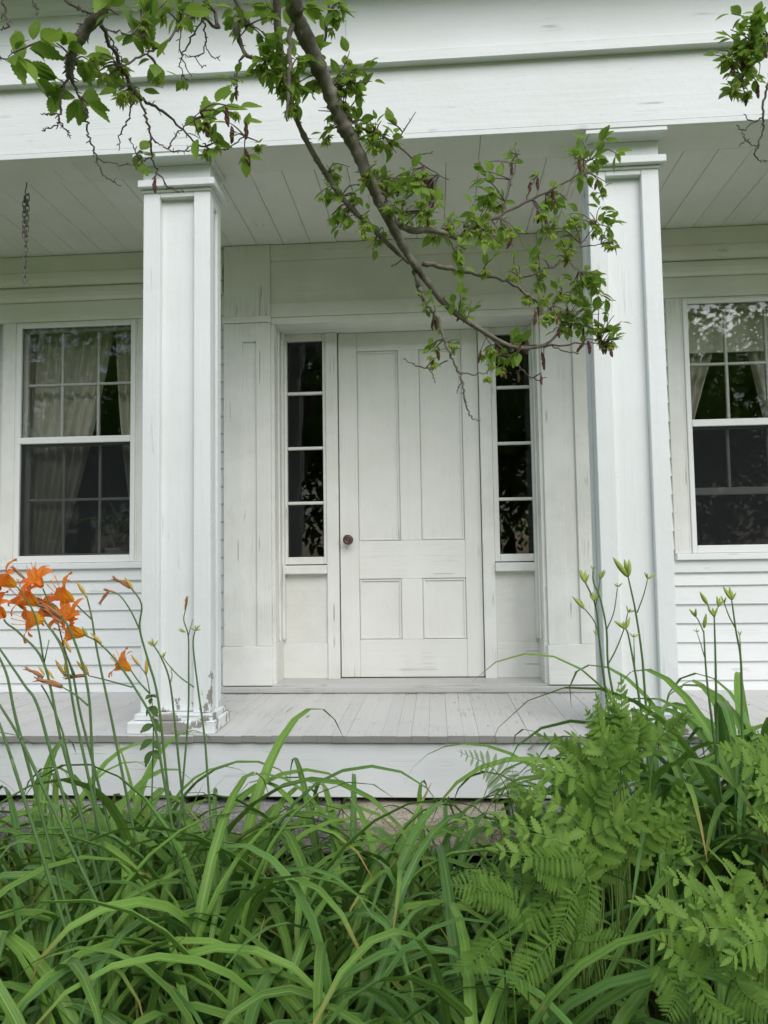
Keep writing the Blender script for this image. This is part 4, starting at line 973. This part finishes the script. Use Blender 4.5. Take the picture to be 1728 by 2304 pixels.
# ------------------------------------------------------------------ the tree whose branches hang into view
TR = empty('hornbeam_tree', (-1.75, -4.75, gz(-1.75,-4.75))); tag(TR, 'tree hanging leafy branches with brown catkins in front of the porch', 'tree'); TO = TR.location.copy()
SAMP = []                              # (point, depth) samples on the authored branches
def branch(P2, d0, d1, W, name='branch', mat='bark', pre=None, knobs=0, rough=.07):
    n = len(P2); D_ = [d0+(d1-d0)*i/(n-1) for i in range(n)]
    P = [pt(u, v, d) for (u, v), d in zip(P2, D_)]; Rr = [max(.0007, w_*.5/FPX*d) for w_, d in zip(interp(W, n), D_)]
    if pre:
        P = [Vector(q) for q, r in pre]+P; Rr = [r for q, r in pre]+Rr
    Q = catmull(P, 5 if Rr[-1] < .004 and Rr[0] < .006 else 9); RR = interp(Rr, len(Q)); a_, b2 = R2.uniform(0,6), R2.uniform(0,6)
    RR = [r*(1+rough*(.8*math.sin(i*.55+a_)+.7*math.sin(i*1.27+b2)+R2.uniform(-.5,.5)))*(1.22 if R2.random() < .06 else 1) for i, r in enumerate(RR)]
    if RR[0] < .008: Q = [q+Vector([R2.gauss(0,.0016) for _ in range(3)]) if 0 < i < len(Q)-1 else q for i, q in enumerate(Q)]
    V, F, U = tube_vf(Q, RR, 12 if RR[0] > .012 else 6)
    if RR[0] > .012:
        k_ = 12; V = [Q[i//k_]+(v_-Q[i//k_])*(1+R2.uniform(-.07,.07)) for i, v_ in enumerate(V)]
    # bud spurs
    for i in range(2, len(Q)-1):
        if R2.random() < (.35 if knobs == 0 else knobs):
            T = (Q[i+1]-Q[i]).normalized(); sd = T.cross(Vector([R2.gauss(0,1) for _ in range(3)])).normalized(); l = R2.uniform(.003,.007)+RR[i]
            tube_vf([Q[i], Q[i]+sd*l*.6+T*l*.3, Q[i]+sd*l+T*l*.6], [max(.0008, RR[i]*.35), max(.0009,RR[i]*.25), .0005], 4, V, F)
    o = obj(name, mesh(name, V, F, M[mat], None, True), TR, TO)
    for i in range(len(Q)): 
        u, v, d = px(Q[i])
        if d > .5: SAMP.append((Q[i], u, v, d, RR[i]))
    return o
trunk_top = Vector((-1.62, -4.62, 2.3))
Q = catmull([Vector((-1.75,-4.75,-.75)), Vector((-1.72,-4.72,.4)), Vector((-1.66,-4.66,1.5)), trunk_top, Vector((-1.5,-4.55,3.2)), Vector((-1.55,-4.6,4.6))], 6)
V, F, U = tube_vf(Q, [r*R2.uniform(.96,1.04) for r in interp([.15,.12,.105,.095,.07,.04], len(Q))], 14)
obj('trunk', mesh('trunk', V, F, M['bark'], None, True), TR, TO)
limb = [(659,-6),(668,39),(696,101),(719,157),(744,213),(772,280),(800,333),(834,408),(858,461),(890,524),(923,582),(956,627),(1010,693),(1072,736),(1144,777),(1188,783),(1229,774),(1255,751),(1275,729)]
branch(limb, 1.55, 2.15, [37,36,35.5,35,33,31,30,27,24,20,17.5,16,13,11,9.5,8,7,5,4], pre=[((-1.53,-4.56,2.75),.04), ((-1.0,-4.1,3.0),.034), (pt(598,-420,1.38),.026), (pt(640,-140,1.48),.020)], knobs=.25)
branch([(622,-10),(625,62),(633,138),(645,190),(659,245),(687,312),(729,385),(781,458),(844,521),(885,560),(920,592)], 1.62, 1.92, [18,18,16,13,12,12,12,12,11,10,8], pre=[((-1.0,-4.1,3.0),.016), (pt(590,-400,1.45),.012), (pt(615,-140,1.57),.009)], knobs=.3)
branch([(237,-5),(224,31),(198,60),(172,99),(159,130),(156,156),(164,187)], 1.22, 1.28, [28,27,25,22,20,18,8], pre=[((-1.55,-4.58,3.0),.026), ((-1.1,-4.3,2.9),.018), (pt(330,-420,1.08),.0115), (pt(262,-110,1.17),.0105)], knobs=.8)
def tw(P2, d0, d1, W, **k): branch(P2, d0, d1, W, 'twig', 'twig', **k)
branch([(930,591),(939,635),(952,671),(983,716),(1000,765),(1016,805),(1040,860),(1046,899),(1060,938),(1082,946)], 1.9, 1.95, [12,12,11,10,8,6,5,4,3,2])
branch([(653,68),(653,130),(650,208),(646,273)], 1.58, 1.6, [12,11,9,4], pre=[(pt(662,20,1.58), .005)])
branch([(526,-8),(529,39),(537,84),(551,120),(568,130),(590,133),(640,150)], 1.6, 1.64, [12,12,10,9,8,7,6], pre=[((-1.05,-4.05,2.95),.012), ((-.62,-3.4,2.55),.008)])
tw([(551,123),(537,151),(533,182),(536,215)], 1.6, 1.6, [6,5,4,3])
tw([(744,-8),(737,50),(731,96),(718,104)], 1.66, 1.66, [7,7,6,5])
branch([(227,57),(242,89),(266,135),(289,177),(307,214),(328,229),(365,250),(404,284),(443,323),(474,336),(510,333),(552,307)], 1.25, 1.5, [10,9,9,8,8,7,6,5,4,4,3,3], 'twig', 'twig')
tw([(316,229),(331,268),(339,312),(340,349),(349,378),(370,409),(396,430),(414,430)], 1.33, 1.4, [6,6,5,5,4,3,2.5,2])
tw([(303,221),(289,268),(271,305),(267,339)], 1.32, 1.34, [4,3.5,3,2])
tw([(341,307),(357,323),(378,336),(406,341),(430,328)], 1.36, 1.38, [4,3.5,3,3,2])
tw([(378,335),(396,307),(414,286),(430,273),(450,250)], 1.37, 1.4, [3.5,3,3,2])
tw([(164,185),(182,221),(193,250),(195,281),(200,310),(211,339),(221,370),(240,401),(273,419)], 1.28, 1.32, [6,5,5,4.5,4,4,3,3,2])
tw([(156,160),(141,206),(134,247),(133,273),(115,286),(94,294)], 1.27, 1.27, [6,5,4.5,4,3,2.5]); tw([(133,273),(148,292),(161,305)], 1.27, 1.28, [3.5,3,2]); tw([(134,258),(109,259),(91,256)], 1.27, 1.27, [3.5,3,2.5])
tw([(219,357),(250,368),(281,372),(307,367)], 1.31, 1.33, [3,3,2,2]); tw([(339,355),(323,362),(310,372),(300,330),(289,312)], 1.36, 1.36, [3.5,3,2.5,2])
tw([(463,-6),(443,31),(406,55),(375,94),(323,125),(270,150)], 1.5, 1.28, [8,7,6,5,4.5,4], pre=[((-.62,-3.4,2.55),.006)])
tw([(458,31),(461,68),(463,104),(440,128),(410,122)], 1.5, 1.5, [4.5,4,3,2.5,2]); tw([(455,40),(430,85),(412,120),(405,150),(420,180)], 1.49, 1.5, [4,3.5,3,2.5,2]); tw([(406,58),(405,110),(418,150),(432,172)], 1.47, 1.48, [3,3,2.5,2]); tw([(463,100),(478,130),(495,125)], 1.5, 1.5, [2.5,2.5,2])
tw([(440,128),(455,150),(450,140)][:2]+[(462,146)], 1.5, 1.5, [2.5,2,1.8]); tw([(6,-6),(10,31),(18,55),(5,66),(-20,70)], 1.2, 1.2, [6,5,4.5,3,3]); tw([(-10,118),(12,135),(30,118)], 1.2, 1.2, [4,3,2]); tw([(232,65),(260,70),(300,78),(322,82)], 1.27, 1.3, [4,3.5,3,2]); tw([(240,75),(262,108),(276,140)], 1.27, 1.3, [4,3.5,3])
tw([(135,-8),(170,15),(200,30)], 1.22, 1.22, [8,7,6]); tw([(72,-6),(80,18),(84,36)], 1.2, 1.2, [3.5,3,2])
branch([(890,504),(930,519),(965,517),(1010,528),(1043,546)], 1.86, 1.95, [16,15,14,12,9])
branch([(1030,534),(1108,493),(1180,457),(1260,417),(1300,392),(1322,363)], 1.94, 2.05, [7.5,6.5,5.5,4.5,3.5,3], 'twig', 'twig')
tw([(1130,480),(1148,417),(1162,368),(1166,335)], 1.98, 2.0, [4,3.5,3,2]); tw([(1182,457),(1193,421),(1202,403)], 2.0, 2.0, [3,3,2])
branch([(950,592),(1037,609),(1139,633),(1193,667),(1229,689),(1246,684),(1262,660)], 1.92, 2.05, [12,10,8,6.5,5,4,3])
tw([(1139,633),(1206,615),(1242,600),(1278,582),(1313,542),(1340,504)], 1.98, 2.06, [5,4.5,4,3.5,3,2]); tw([(1305,555),(1330,554),(1352,549)], 2.04, 2.05, [3,2.5,2]); tw([(1275,583),(1290,598),(1302,610)], 2.03, 2.03, [3,2,2])
tw([(1148,778),(1242,778),(1322,771),(1352,774)], 2.08, 2.14, [5,4,3,2]); tw([(1242,778),(1270,790),(1302,796)], 2.1, 2.12, [3,2.5,2])
tw([(1090,752),(1120,774),(1147,803),(1168,825),(1190,846),(1212,856),(1230,850)], 2.05, 2.1, [6,5,5,4,3,2.5,2])
tw([(1007,811),(968,827),(935,822),(907,808)], 1.94, 1.95, [3.5,3,2.5,2]); tw([(1030,835),(1068,841),(1096,838)], 1.95, 1.96, [3,2.5,2]); tw([(960,826),(975,845),(978,862)], 1.94, 1.94, [2.5,2,1.5]); tw([(1040,862),(1030,870),(1028,885)][:3], 1.95, 1.95, [2.5,2,1.6])
tw([(775,262),(820,290),(864,307),(916,344),(958,375),(1010,404)], 1.72, 1.85, [6,5.5,5,4,3,2]); tw([(930,352),(955,345),(975,340)], 1.8, 1.8, [3,2.5,2]); tw([(880,318),(905,300),(935,252)], 1.77, 1.78, [3.5,3,2])
branch([(1745,60),(1728,80),(1708,115),(1697,142),(1677,164),(1669,184),(1673,200)], 1.78, 1.82, [9,8,8,7,5,4,3], 'twig', 'twig', pre=[((-1.5,-4.55,3.2),.03), ((-.4,-4.4,3.5),.02), ((.7,-3.7,2.9),.011)])
tw([(1735,150),(1728,186),(1720,227),(1717,265),(1716,293),(1706,326),(1699,342),(1701,354),(1714,362),(1728,362)], 1.82, 1.86, [6,5.5,5,5,4,3.5,3,3,2.5,2], pre=[(pt(1745,60,1.78), .004)])
tw([(1716,265),(1695,275),(1673,257)], 1.84, 1.84, [3.5,3,2]); tw([(1695,277),(1671,293),(1657,281)], 1.84, 1.84, [2.5,2.5,2]); tw([(1702,330),(1680,318),(1665,325)], 1.85, 1.85, [2.5,2,2]); tw([(1671,293),(1675,312),(1690,318)], 1.84, 1.84, [2,2,1.5])
for a, b_ in (((905,583),(880,600)), ((1000,530),(1020,560)), ((300,205),(280,230))): tw([a, ((a[0]+b_[0])/2+4, (a[1]+b_[1])/2), b_], 1.8 if a[0] > 500 else 1.3, 1.82 if a[0] > 500 else 1.3, [3,2.5,2])

LEAF = [ovate('leaf', M['leaf'], 8, w_, f_, c_) for w_, f_, c_ in ((.30,.10,.12), (.27,.16,.25), (.33,.06,.30), (.29,.14,-.12))]
def bract_mesh(seed):
    rr = random.Random(seed); V = []; F = []; UV = []
    for k in range(11):
        a = k*2.4; s = k/11; el = -1.3+1.5*s; o_ = Vector((0,0,-.012*s)); L_ = rr.uniform(.016,.026)
        dr = Vector((math.cos(a)*math.cos(el*.6), math.sin(a)*math.cos(el*.6), math.sin(el*.8)-.25)).normalized(); sd = dr.cross(Vector((0,0,1))); sd = sd.normalized() if sd.length > .1 else Vector((1,0,0)); n_ = sd.cross(dr)
        b_ = len(V); V += [o_, o_+dr*L_*.45-sd*L_*.17+n_*.002, o_+dr*L_-n_*.004, o_+dr*L_*.45+sd*L_*.17+n_*.002]; UV += [(.5,0),(.2,.5),(.5,1),(.8,.5)]; F += [(b_,b_+1,b_+2),(b_,b_+2,b_+3)]
    return mesh('bract_cluster', V, F, M['bract'], UV, False)
BRA = [bract_mesh(i) for i in range(4)]
def catkin_mesh(seed):
    rr = random.Random(seed); V = []; F = []; UV = []; n = 9; m_ = 7
    for i in range(n+1):
        s = i/n; r = .0042*math.sin(math.pi*(.08+.86*s))**.6
        for k in range(m_): a = 2*math.pi*k/m_+i*.45; q = r*(1+rr.uniform(-.28,.35)); V.append((q*math.cos(a)+.002*math.sin(3*s), q*math.sin(a), -.034*s-.004)); UV.append((k/m_, s))
    for i in range(n):
        for k in range(m_): F.append((i*m_+k, i*m_+(k+1)%m_, (i+1)*m_+(k+1)%m_, (i+1)*m_+k))
    F.append(tuple(range(n*m_, (n+1)*m_)))
    return mesh('catkin', V, F, M['catkin'], UV, False)
CAT = [catkin_mesh(i) for i in range(4)]
CL = [  # u, v, radius px, leaves, bract clusters, catkins, leaf scale
 (60,120,38,5,0,0,1.0),(110,110,14,2,0,0,1.0),(75,165,22,2,0,0,1.0),(135,190,28,4,0,0,.95),(170,215,22,3,0,0,1.),(210,150,34,4,0,0,.95),(250,150,26,3,2,0,.9),
 (262,20,24,5,0,0,1.05),(300,35,28,5,1,0,1.05),(345,18,28,5,0,0,1.),(340,80,26,4,2,0,.7),(230,160,26,1,4,0,.7),(300,195,30,5,4,0,.75),(270,200,20,1,3,0,.7),(345,160,20,3,1,0,.75),(398,172,14,2,1,0,.7),
 (500,265,40,6,2,2,.95),(470,290,30,3,2,1,.9),(545,300,34,4,2,4,.9),(470,320,24,2,3,0,.8),(310,350,16,3,0,0,.75),(350,400,8,1,0,2,.5),
 (430,30,30,6,1,0,1.),(400,30,26,4,1,0,1.),(470,15,20,4,0,0,1.),(545,25,30,6,1,0,1.),(555,60,20,3,0,0,1.),(510,185,26,3,0,0,.9),(540,190,14,2,0,1,.8),
 (600,30,26,6,1,0,1.),(590,60,26,5,0,0,1.05),(600,100,28,6,1,0,1.05),(610,140,30,7,1,0,1.05),(590,165,26,6,1,0,1.05),(630,175,30,6,3,0,1.),(655,200,34,5,5,0,.95),(620,205,28,4,4,0,.9),(670,240,24,2,4,0,.8),(690,130,26,3,0,0,1.),(700,180,26,4,1,0,1.),(680,170,26,4,2,0,1.),
 (700,20,22,3,0,0,1.1),(745,20,26,4,1,0,1.05),(725,120,18,2,0,0,.9),(740,40,16,1,2,0,.8),
 (770,190,40,6,4,0,.95),(800,175,36,7,2,0,.95),(830,165,22,3,0,0,.9),(790,220,34,4,6,0,.85),(820,245,26,3,2,1,.8),(845,260,22,3,1,1,.85),(750,250,22,2,3,0,.8),(740,295,16,3,1,0,.8),(770,300,22,3,2,0,.8),(800,290,22,2,2,0,.8),
 (770,375,20,1,3,0,.8),(750,380,14,1,2,0,.8),(855,310,30,5,1,0,.85),(850,345,28,4,2,1,.85),(830,380,24,2,4,0,.8),(890,290,16,2,0,0,.85),
 (735,435,22,4,2,0,.85),(770,465,28,4,4,2,.85),(800,500,28,3,5,1,.8),(840,540,24,2,5,1,.8),(760,490,18,3,2,0,.8),(800,420,22,3,1,1,.8),
 (870,400,28,4,4,1,.85),(900,420,26,5,3,1,.9),(930,410,26,4,2,1,.95),(950,440,26,5,2,0,.95),(930,460,28,4,3,0,.9),(880,450,24,4,3,0,.9),(965,470,24,3,2,1,.9),(900,480,28,3,4,0,.85),(985,510,26,5,2,0,.95),(1015,500,26,4,3,1,.9),
 (1060,470,28,4,4,1,.9),(1080,400,18,4,0,0,1.),(1085,430,24,4,3,0,.9),(1110,460,28,4,4,0,.9),(1060,520,28,4,4,1,.9),(1030,560,26,5,2,1,.95),(1100,560,28,2,4,0,.85),(1080,590,20,1,3,0,.8),(1120,520,28,2,6,0,.85),(1150,540,26,3,4,2,.85),(1170,590,22,1,4,0,.8),(1200,560,26,3,3,0,.85),
 (1220,500,28,4,4,2,.9),(1250,470,24,5,2,1,.95),(1270,520,26,4,4,1,.9),(1260,560,26,2,5,2,.85),(1230,590,22,2,4,0,.85),(1290,480,18,3,1,0,.9),(1215,625,16,1,2,0,.8),
 (1305,370,22,4,1,1,.95),(1295,340,22,4,0,0,1.),(1330,325,24,4,0,0,1.),(1365,330,26,3,2,0,1.),(1330,360,18,2,1,1,.9),(1340,425,20,3,1,1,.85),(1345,470,22,4,2,0,.9),(1360,505,22,3,2,0,.9),(1375,520,22,4,1,0,1.),(1365,560,16,1,2,0,.8),
 (1145,345,16,3,0,2,.8),(1195,393,14,1,0,3,.8),(1250,430,20,1,2,3,.8),(1090,365,10,0,0,2,.8),
 (1190,660,20,1,3,2,.85),(1215,690,24,2,4,3,.85),(1250,700,24,3,4,4,.85),(1280,660,28,5,3,0,.9),(1310,650,26,6,2,0,.95),(1335,640,24,6,1,0,.95),(1360,640,22,5,0,0,.95),(1300,690,28,5,4,1,.9),(1335,690,28,6,3,0,.9),(1350,720,26,4,4,2,.9),(1375,720,22,5,0,0,.95),(1400,735,18,3,0,0,.95),(1310,730,24,4,3,3,.85),(1270,730,22,3,3,2,.85),(1380,755,20,3,3,4,.9),(1355,770,14,1,1,4,.8),(1310,775,14,0,0,3,.8),(1230,800,12,0,0,3,.8),
 (1050,680,24,6,0,0,.85),(1075,690,18,3,0,0,.9),(1035,700,14,2,0,1,.8),(940,690,14,2,1,0,.75),(965,725,18,1,0,3,.8),(990,700,12,2,0,0,.7),(975,780,18,2,1,1,.75),(1010,770,16,1,2,0,.75),(965,805,12,1,1,2,.75),
 (1110,790,24,1,5,1,.85),(1090,810,20,1,4,0,.85),(1125,815,22,1,5,1,.85),(1080,780,18,0,2,2,.8),(1150,762,20,3,1,0,1.),(1170,780,18,2,0,1,1.),(1190,760,14,0,0,3,.8),(1205,840,10,0,0,2,.8),(1170,830,12,0,0,2,.8),
 (1655,55,24,5,0,0,.95),(1690,40,26,6,1,0,1.),(1720,20,24,4,0,0,1.),(1640,75,18,3,0,0,.95),(1655,105,24,4,2,1,.9),(1690,90,24,5,1,1,.95),(1625,120,22,2,3,0,.85),(1640,150,24,2,4,1,.85),(1675,140,22,4,1,2,.9),(1710,140,22,3,1,0,.9),(1655,185,22,3,2,1,.9),(1645,205,20,2,3,0,.9),(1675,215,20,1,4,1,.85),(1690,180,18,2,0,1,.85),
]
LV = []; BR_ = []; CT = []; TWV, TWF = [], []
R3 = random.Random(9)
for (u, v, r, nl, nb, nc, ls) in CL:
    best = min(SAMP, key=lambda s: (s[1]-u)**2+(s[2]-v)**2+(0 if s[4] < .009 else 900)); d = best[3]+R3.uniform(-.05,.06); rm = r/FPX*d
    ctr = pt(u, v, d); A = best[0]
    if (ctr-A).length < rm*.6: A = A+Vector((0,0,0))
    nt_ = max(1, (nl+nb+nc+1)//2)
    tips = []
    for k in range(nt_):
        of = Vector([R3.gauss(0,1) for _ in range(3)]).normalized()*rm*R3.uniform(.5,1.7); of.y *= .8
        tp = ctr+of; md = A.lerp(tp, .5)+Vector((R3.uniform(-.1,.1), R3.uniform(-.1,.1), R3.uniform(-.02,.2)))*(tp-A).length
        Q = catmull([A, md, tp], 4); tips.append(Q); tube_vf(Q, interp([.0019,.0015,.0009], len(Q)), 4, TWV, TWF, None, False)
    def spot():
        Q = R3.choice(tips); i = R3.randint(len(Q)//3, len(Q)-1); return Q[i], (Q[i]-Q[i-1]).normalized()
    for k in range(int(nl*(1.9 if u < 680 else 2.7)+.5)):
        p_, t_ = spot(); dr = (t_*.7+Vector([R3.gauss(0,.6) for _ in range(3)])+Vector((0,0,-.10))).normalized()
        nn = Vector((R3.gauss(0,.45), R3.gauss(-.25,.45), 1)); L_ = (.046 if d < 1.45 else .037)*ls*R3.uniform(.65,1.15)
        LV.append((trs(p_+dr*.006, frame_from(dr, nn), (L_, L_*R3.uniform(.85,1.1), L_)), R3.randrange(4), L_/d))
    for k in range(int(nb*1.5+.5)):
        p_, t_ = spot(); BR_.append((trs(p_+Vector((0,0,-.008)), Matrix.Rotation(R3.uniform(0,6.28), 3, 'Z') @ Matrix.Rotation(R3.gauss(0,.5), 3, 'X'), R3.uniform(.6,1.0)*ls/.85), R3.randrange(4), 1/d))
    for k in range(int(nc*.75+.3)):
        p_, t_ = spot(); CT.append((trs(p_, Matrix.Rotation(R3.uniform(0,6.28), 3, 'Z') @ Matrix.Rotation(R3.gauss(0,.25), 3, 'X'), R3.uniform(.75,1.15)), R3.randrange(4), 1/d))
o = obj('twiglets', mesh('twiglets', TWV, TWF, M['twig']), TR, TO); o['kind'] = 'stuff'
def place(name, meshes, items, mat, limit=300):
    items = sorted(items, key=lambda t: -t[2])
    for m_, k, _ in items[:limit]:
        o = obj(name, meshes[k], TR, TO); o.matrix_basis = m_
    rest = items[limit:]
    if rest:
        V, F, UV = [], [], []
        for m_, k, _ in rest:
            me = meshes[k]; b_ = len(V); V += [m_ @ v.co for v in me.vertices]; F += [tuple(b_+i for i in p.vertices) for p in me.polygons]
            uvm = {}
            for l, uvd in zip(me.loops, me.uv_layers[0].data): uvm[l.vertex_index] = tuple(uvd.uv)
            UV += [uvm[i] for i in range(len(me.vertices))]
        o = obj(name+'_mass', mesh(name+'_mass', V, F, mat, UV, True), TR, TO); o['kind'] = 'stuff'
place('leaf', LEAF, LV, M['leaf']); place('bract_cluster', BRA, BR_, M['bract']); place('catkin', CAT, CT, M['catkin'])
print('leaves', len(LV), 'bracts', len(BR_), 'catkins', len(CT))
# crown of the same tree overhead and behind the viewer, as one mass
R4 = random.Random(3); V, F, UV = [], [], []
for k in range(900):
    c_ = Vector((-1.7+R4.gauss(0,.9), -5.6+R4.gauss(0,.8), 4.3+R4.gauss(0,.55)))
    if c_.y > -4.75 or c_.z < 3.0: continue
    R_ = frame_from([R4.gauss(0,1) for _ in range(3)], (R4.gauss(0,.4), R4.gauss(0,.4), 1)); m_ = trs(c_, R_, .075); b_ = len(V)
    for p in ((0,0,0), (.5,-.3,.03), (1,0,-.1), (.5,.3,.03)): V.append(m_ @ Vector(p))
    UV += [(.5,0),(.2,.5),(.5,1),(.8,.5)]; F += [(b_,b_+1,b_+2),(b_,b_+2,b_+3)]
o = obj('crown', mesh('crown', V, F, M['leaf'], UV), TR, TO); o['kind'] = 'stuff'

# ------------------------------------------------------------------ houseplant and sprig behind the glass, bits on the porch floor
hp = empty('houseplant', (-2.06, .42, .815)); tag(hp, 'dark potted houseplant standing inside the left window', 'houseplant')
lathe('pot', [(0,.05),(.01,.055),(.09,.075),(.10,.078),(.10,.070),(.085,.066)], (0,0,0), (0,0,1), M['sash'], hp)
for k in range(13):
    o_ = obj('leaf', R2.choice(STRAP), hp); o_.location = (0,0,.08); o_.rotation_euler = (R2.gauss(0,.2), R2.gauss(0,.2), k*2.4); q = R2.uniform(.30,.48); o_.scale = (q, q*2.0, q)
ds = empty('dried_sprig', (1.86, .15, .816)); tag(ds, 'small dried straw-coloured sprig on the sill inside the right window', 'sprig')
for k in range(5):
    P = catmull([Vector((-.05,0,.004)), Vector((.0,.01*k-.02,.03+.004*k)), Vector((.07+.01*k,.02*k-.04,.03-.006*k))], 4); V, F, U = tube_vf(P, interp([.002,.003,.001], len(P)), 4); obj('stem', mesh('stem', V, F, M['dried'], U), ds)
R5 = random.Random(21); V, F, UV = [], [], []
for k in range(60):
    x, y = R5.uniform(-2.4, 2.4), -.10-abs(R5.gauss(0,.35)); y = max(-1.12, y)
    if abs(x+1.1) < .25 and y < -.8: continue
    a = R5.uniform(0,6.28); L_ = R5.uniform(.008,.035); w_ = R5.uniform(.001,.004); b_ = len(V)
    for i in range(3):
        q = Vector((x+math.cos(a+i*.4)*L_*i/2, y+math.sin(a+i*.4)*L_*i/2, .0035+(.004 if i == 1 else 0))); n_ = Vector((-math.sin(a), math.cos(a), 0))*w_*(1 if i == 1 else .4); V += [q-n_, q+n_]; UV += [(0,i/2),(1,i/2)]
    for i in range(2): F.append((b_+2*i, b_+2*i+1, b_+2*i+3, b_+2*i+2))
o = obj('porch_debris', mesh('porch_debris', V, F, M['strap_dead'], UV)); tag(o, 'tiny dead leaf and twig bits scattered on the porch floor', 'debris', None, 'stuff')

# ------------------------------------------------------------------ litter of dead leaves on the soil
V, F, UV = [], [], []
for k in range(420):
    x, y = R4.uniform(-2.2, 2.2), R4.uniform(-3.5, -1.3); L_ = R4.uniform(.03,.13); a = R4.uniform(0,6.28); w_ = R4.uniform(.002,.006); b_ = len(V)
    for i in range(4):
        s = i/3; q = Vector((x+math.cos(a+s*.5)*L_*s, y+math.sin(a+s*.5)*L_*s, gz(x,y)+.02+R4.uniform(0,.05)))
        V += [q-Vector((-math.sin(a), math.cos(a), R4.uniform(-.5,.5)))*w_, q+Vector((-math.sin(a), math.cos(a), R4.uniform(-.5,.5)))*w_]; UV += [(0,s),(1,s)]
    for i in range(3): F.append((b_+2*i, b_+2*i+1, b_+2*i+3, b_+2*i+2))
o = obj('leaf_litter', mesh('leaf_litter', V, F, M['strap_dead'], UV)); tag(o, 'brown dead leaf litter on the soil of the bed', 'leaf litter', None, 'stuff')

# ------------------------------------------------------------------ trees behind the viewer, mirrored in the glass
def far_crown(seed, h, rx, n):
    rr = random.Random(seed); V, F, UV = [], [], []; lob = [(Vector((rr.gauss(0,rx*.45), rr.gauss(0,rx*.45), h*rr.uniform(.12,.92))), rx*rr.uniform(.35,.6)) for _ in range(20)]
    for k in range(n):
        c_, r_ = rr.choice(lob); q = c_+Vector([rr.gauss(0,1) for _ in range(3)]).normalized()*r_*rr.uniform(.55,1.05); R_ = frame_from([rr.gauss(0,1) for _ in range(3)], (rr.gauss(0,.6), rr.gauss(0,.6), 1)); m_ = trs(q, R_, rr.uniform(.22,.42)); b_ = len(V)
        for p in ((0,0,0), (.5,-.3,.03), (1,0,-.1), (.5,.3,.03)): V.append(m_ @ Vector(p))
        UV += [(.5,0),(.2,.5),(.5,1),(.8,.5)]; F += [(b_,b_+1,b_+2),(b_,b_+2,b_+3)]
    return mesh('crown', V, F, M['leaf'], UV)
FC = [far_crown(i, 10.5, 3.8, 5200) for i in range(3)]
for i, (x, y, s) in enumerate(((-24,-31,1.28),(-18,-33,1.34),(-12.5,-30,1.22),(-7.5,-33,1.34),(-2.5,-30,1.22),(2.5,-33,1.28),(7,-30,1.16),(12,-33,1.28),(17,-30,1.22),(23,-32,1.34),(-15,-40,1.65),(-5,-41,1.65),(5,-40,1.52),(15,-41,1.65))):
    t = empty('shade_tree', (x, y, -.68)); tag(t, 'leafy tree across the lawn, seen only mirrored in the window glass', 'tree', 'trees mirrored in the windows')
    Q = catmull([Vector((0,0,-.1)), Vector((.1,0,2)), Vector((-.1,.1,5)), Vector((0,0,8.3))], 5); V, F, U = tube_vf(Q, interp([.35,.26,.18,.04], len(Q)), 8)
    obj('trunk', mesh('trunk', V, F, M['bark'], None, True), t); obj('crown', FC[i%3], t); t.scale = (s,s,s); t.rotation_euler = (0,0,i*1.3)
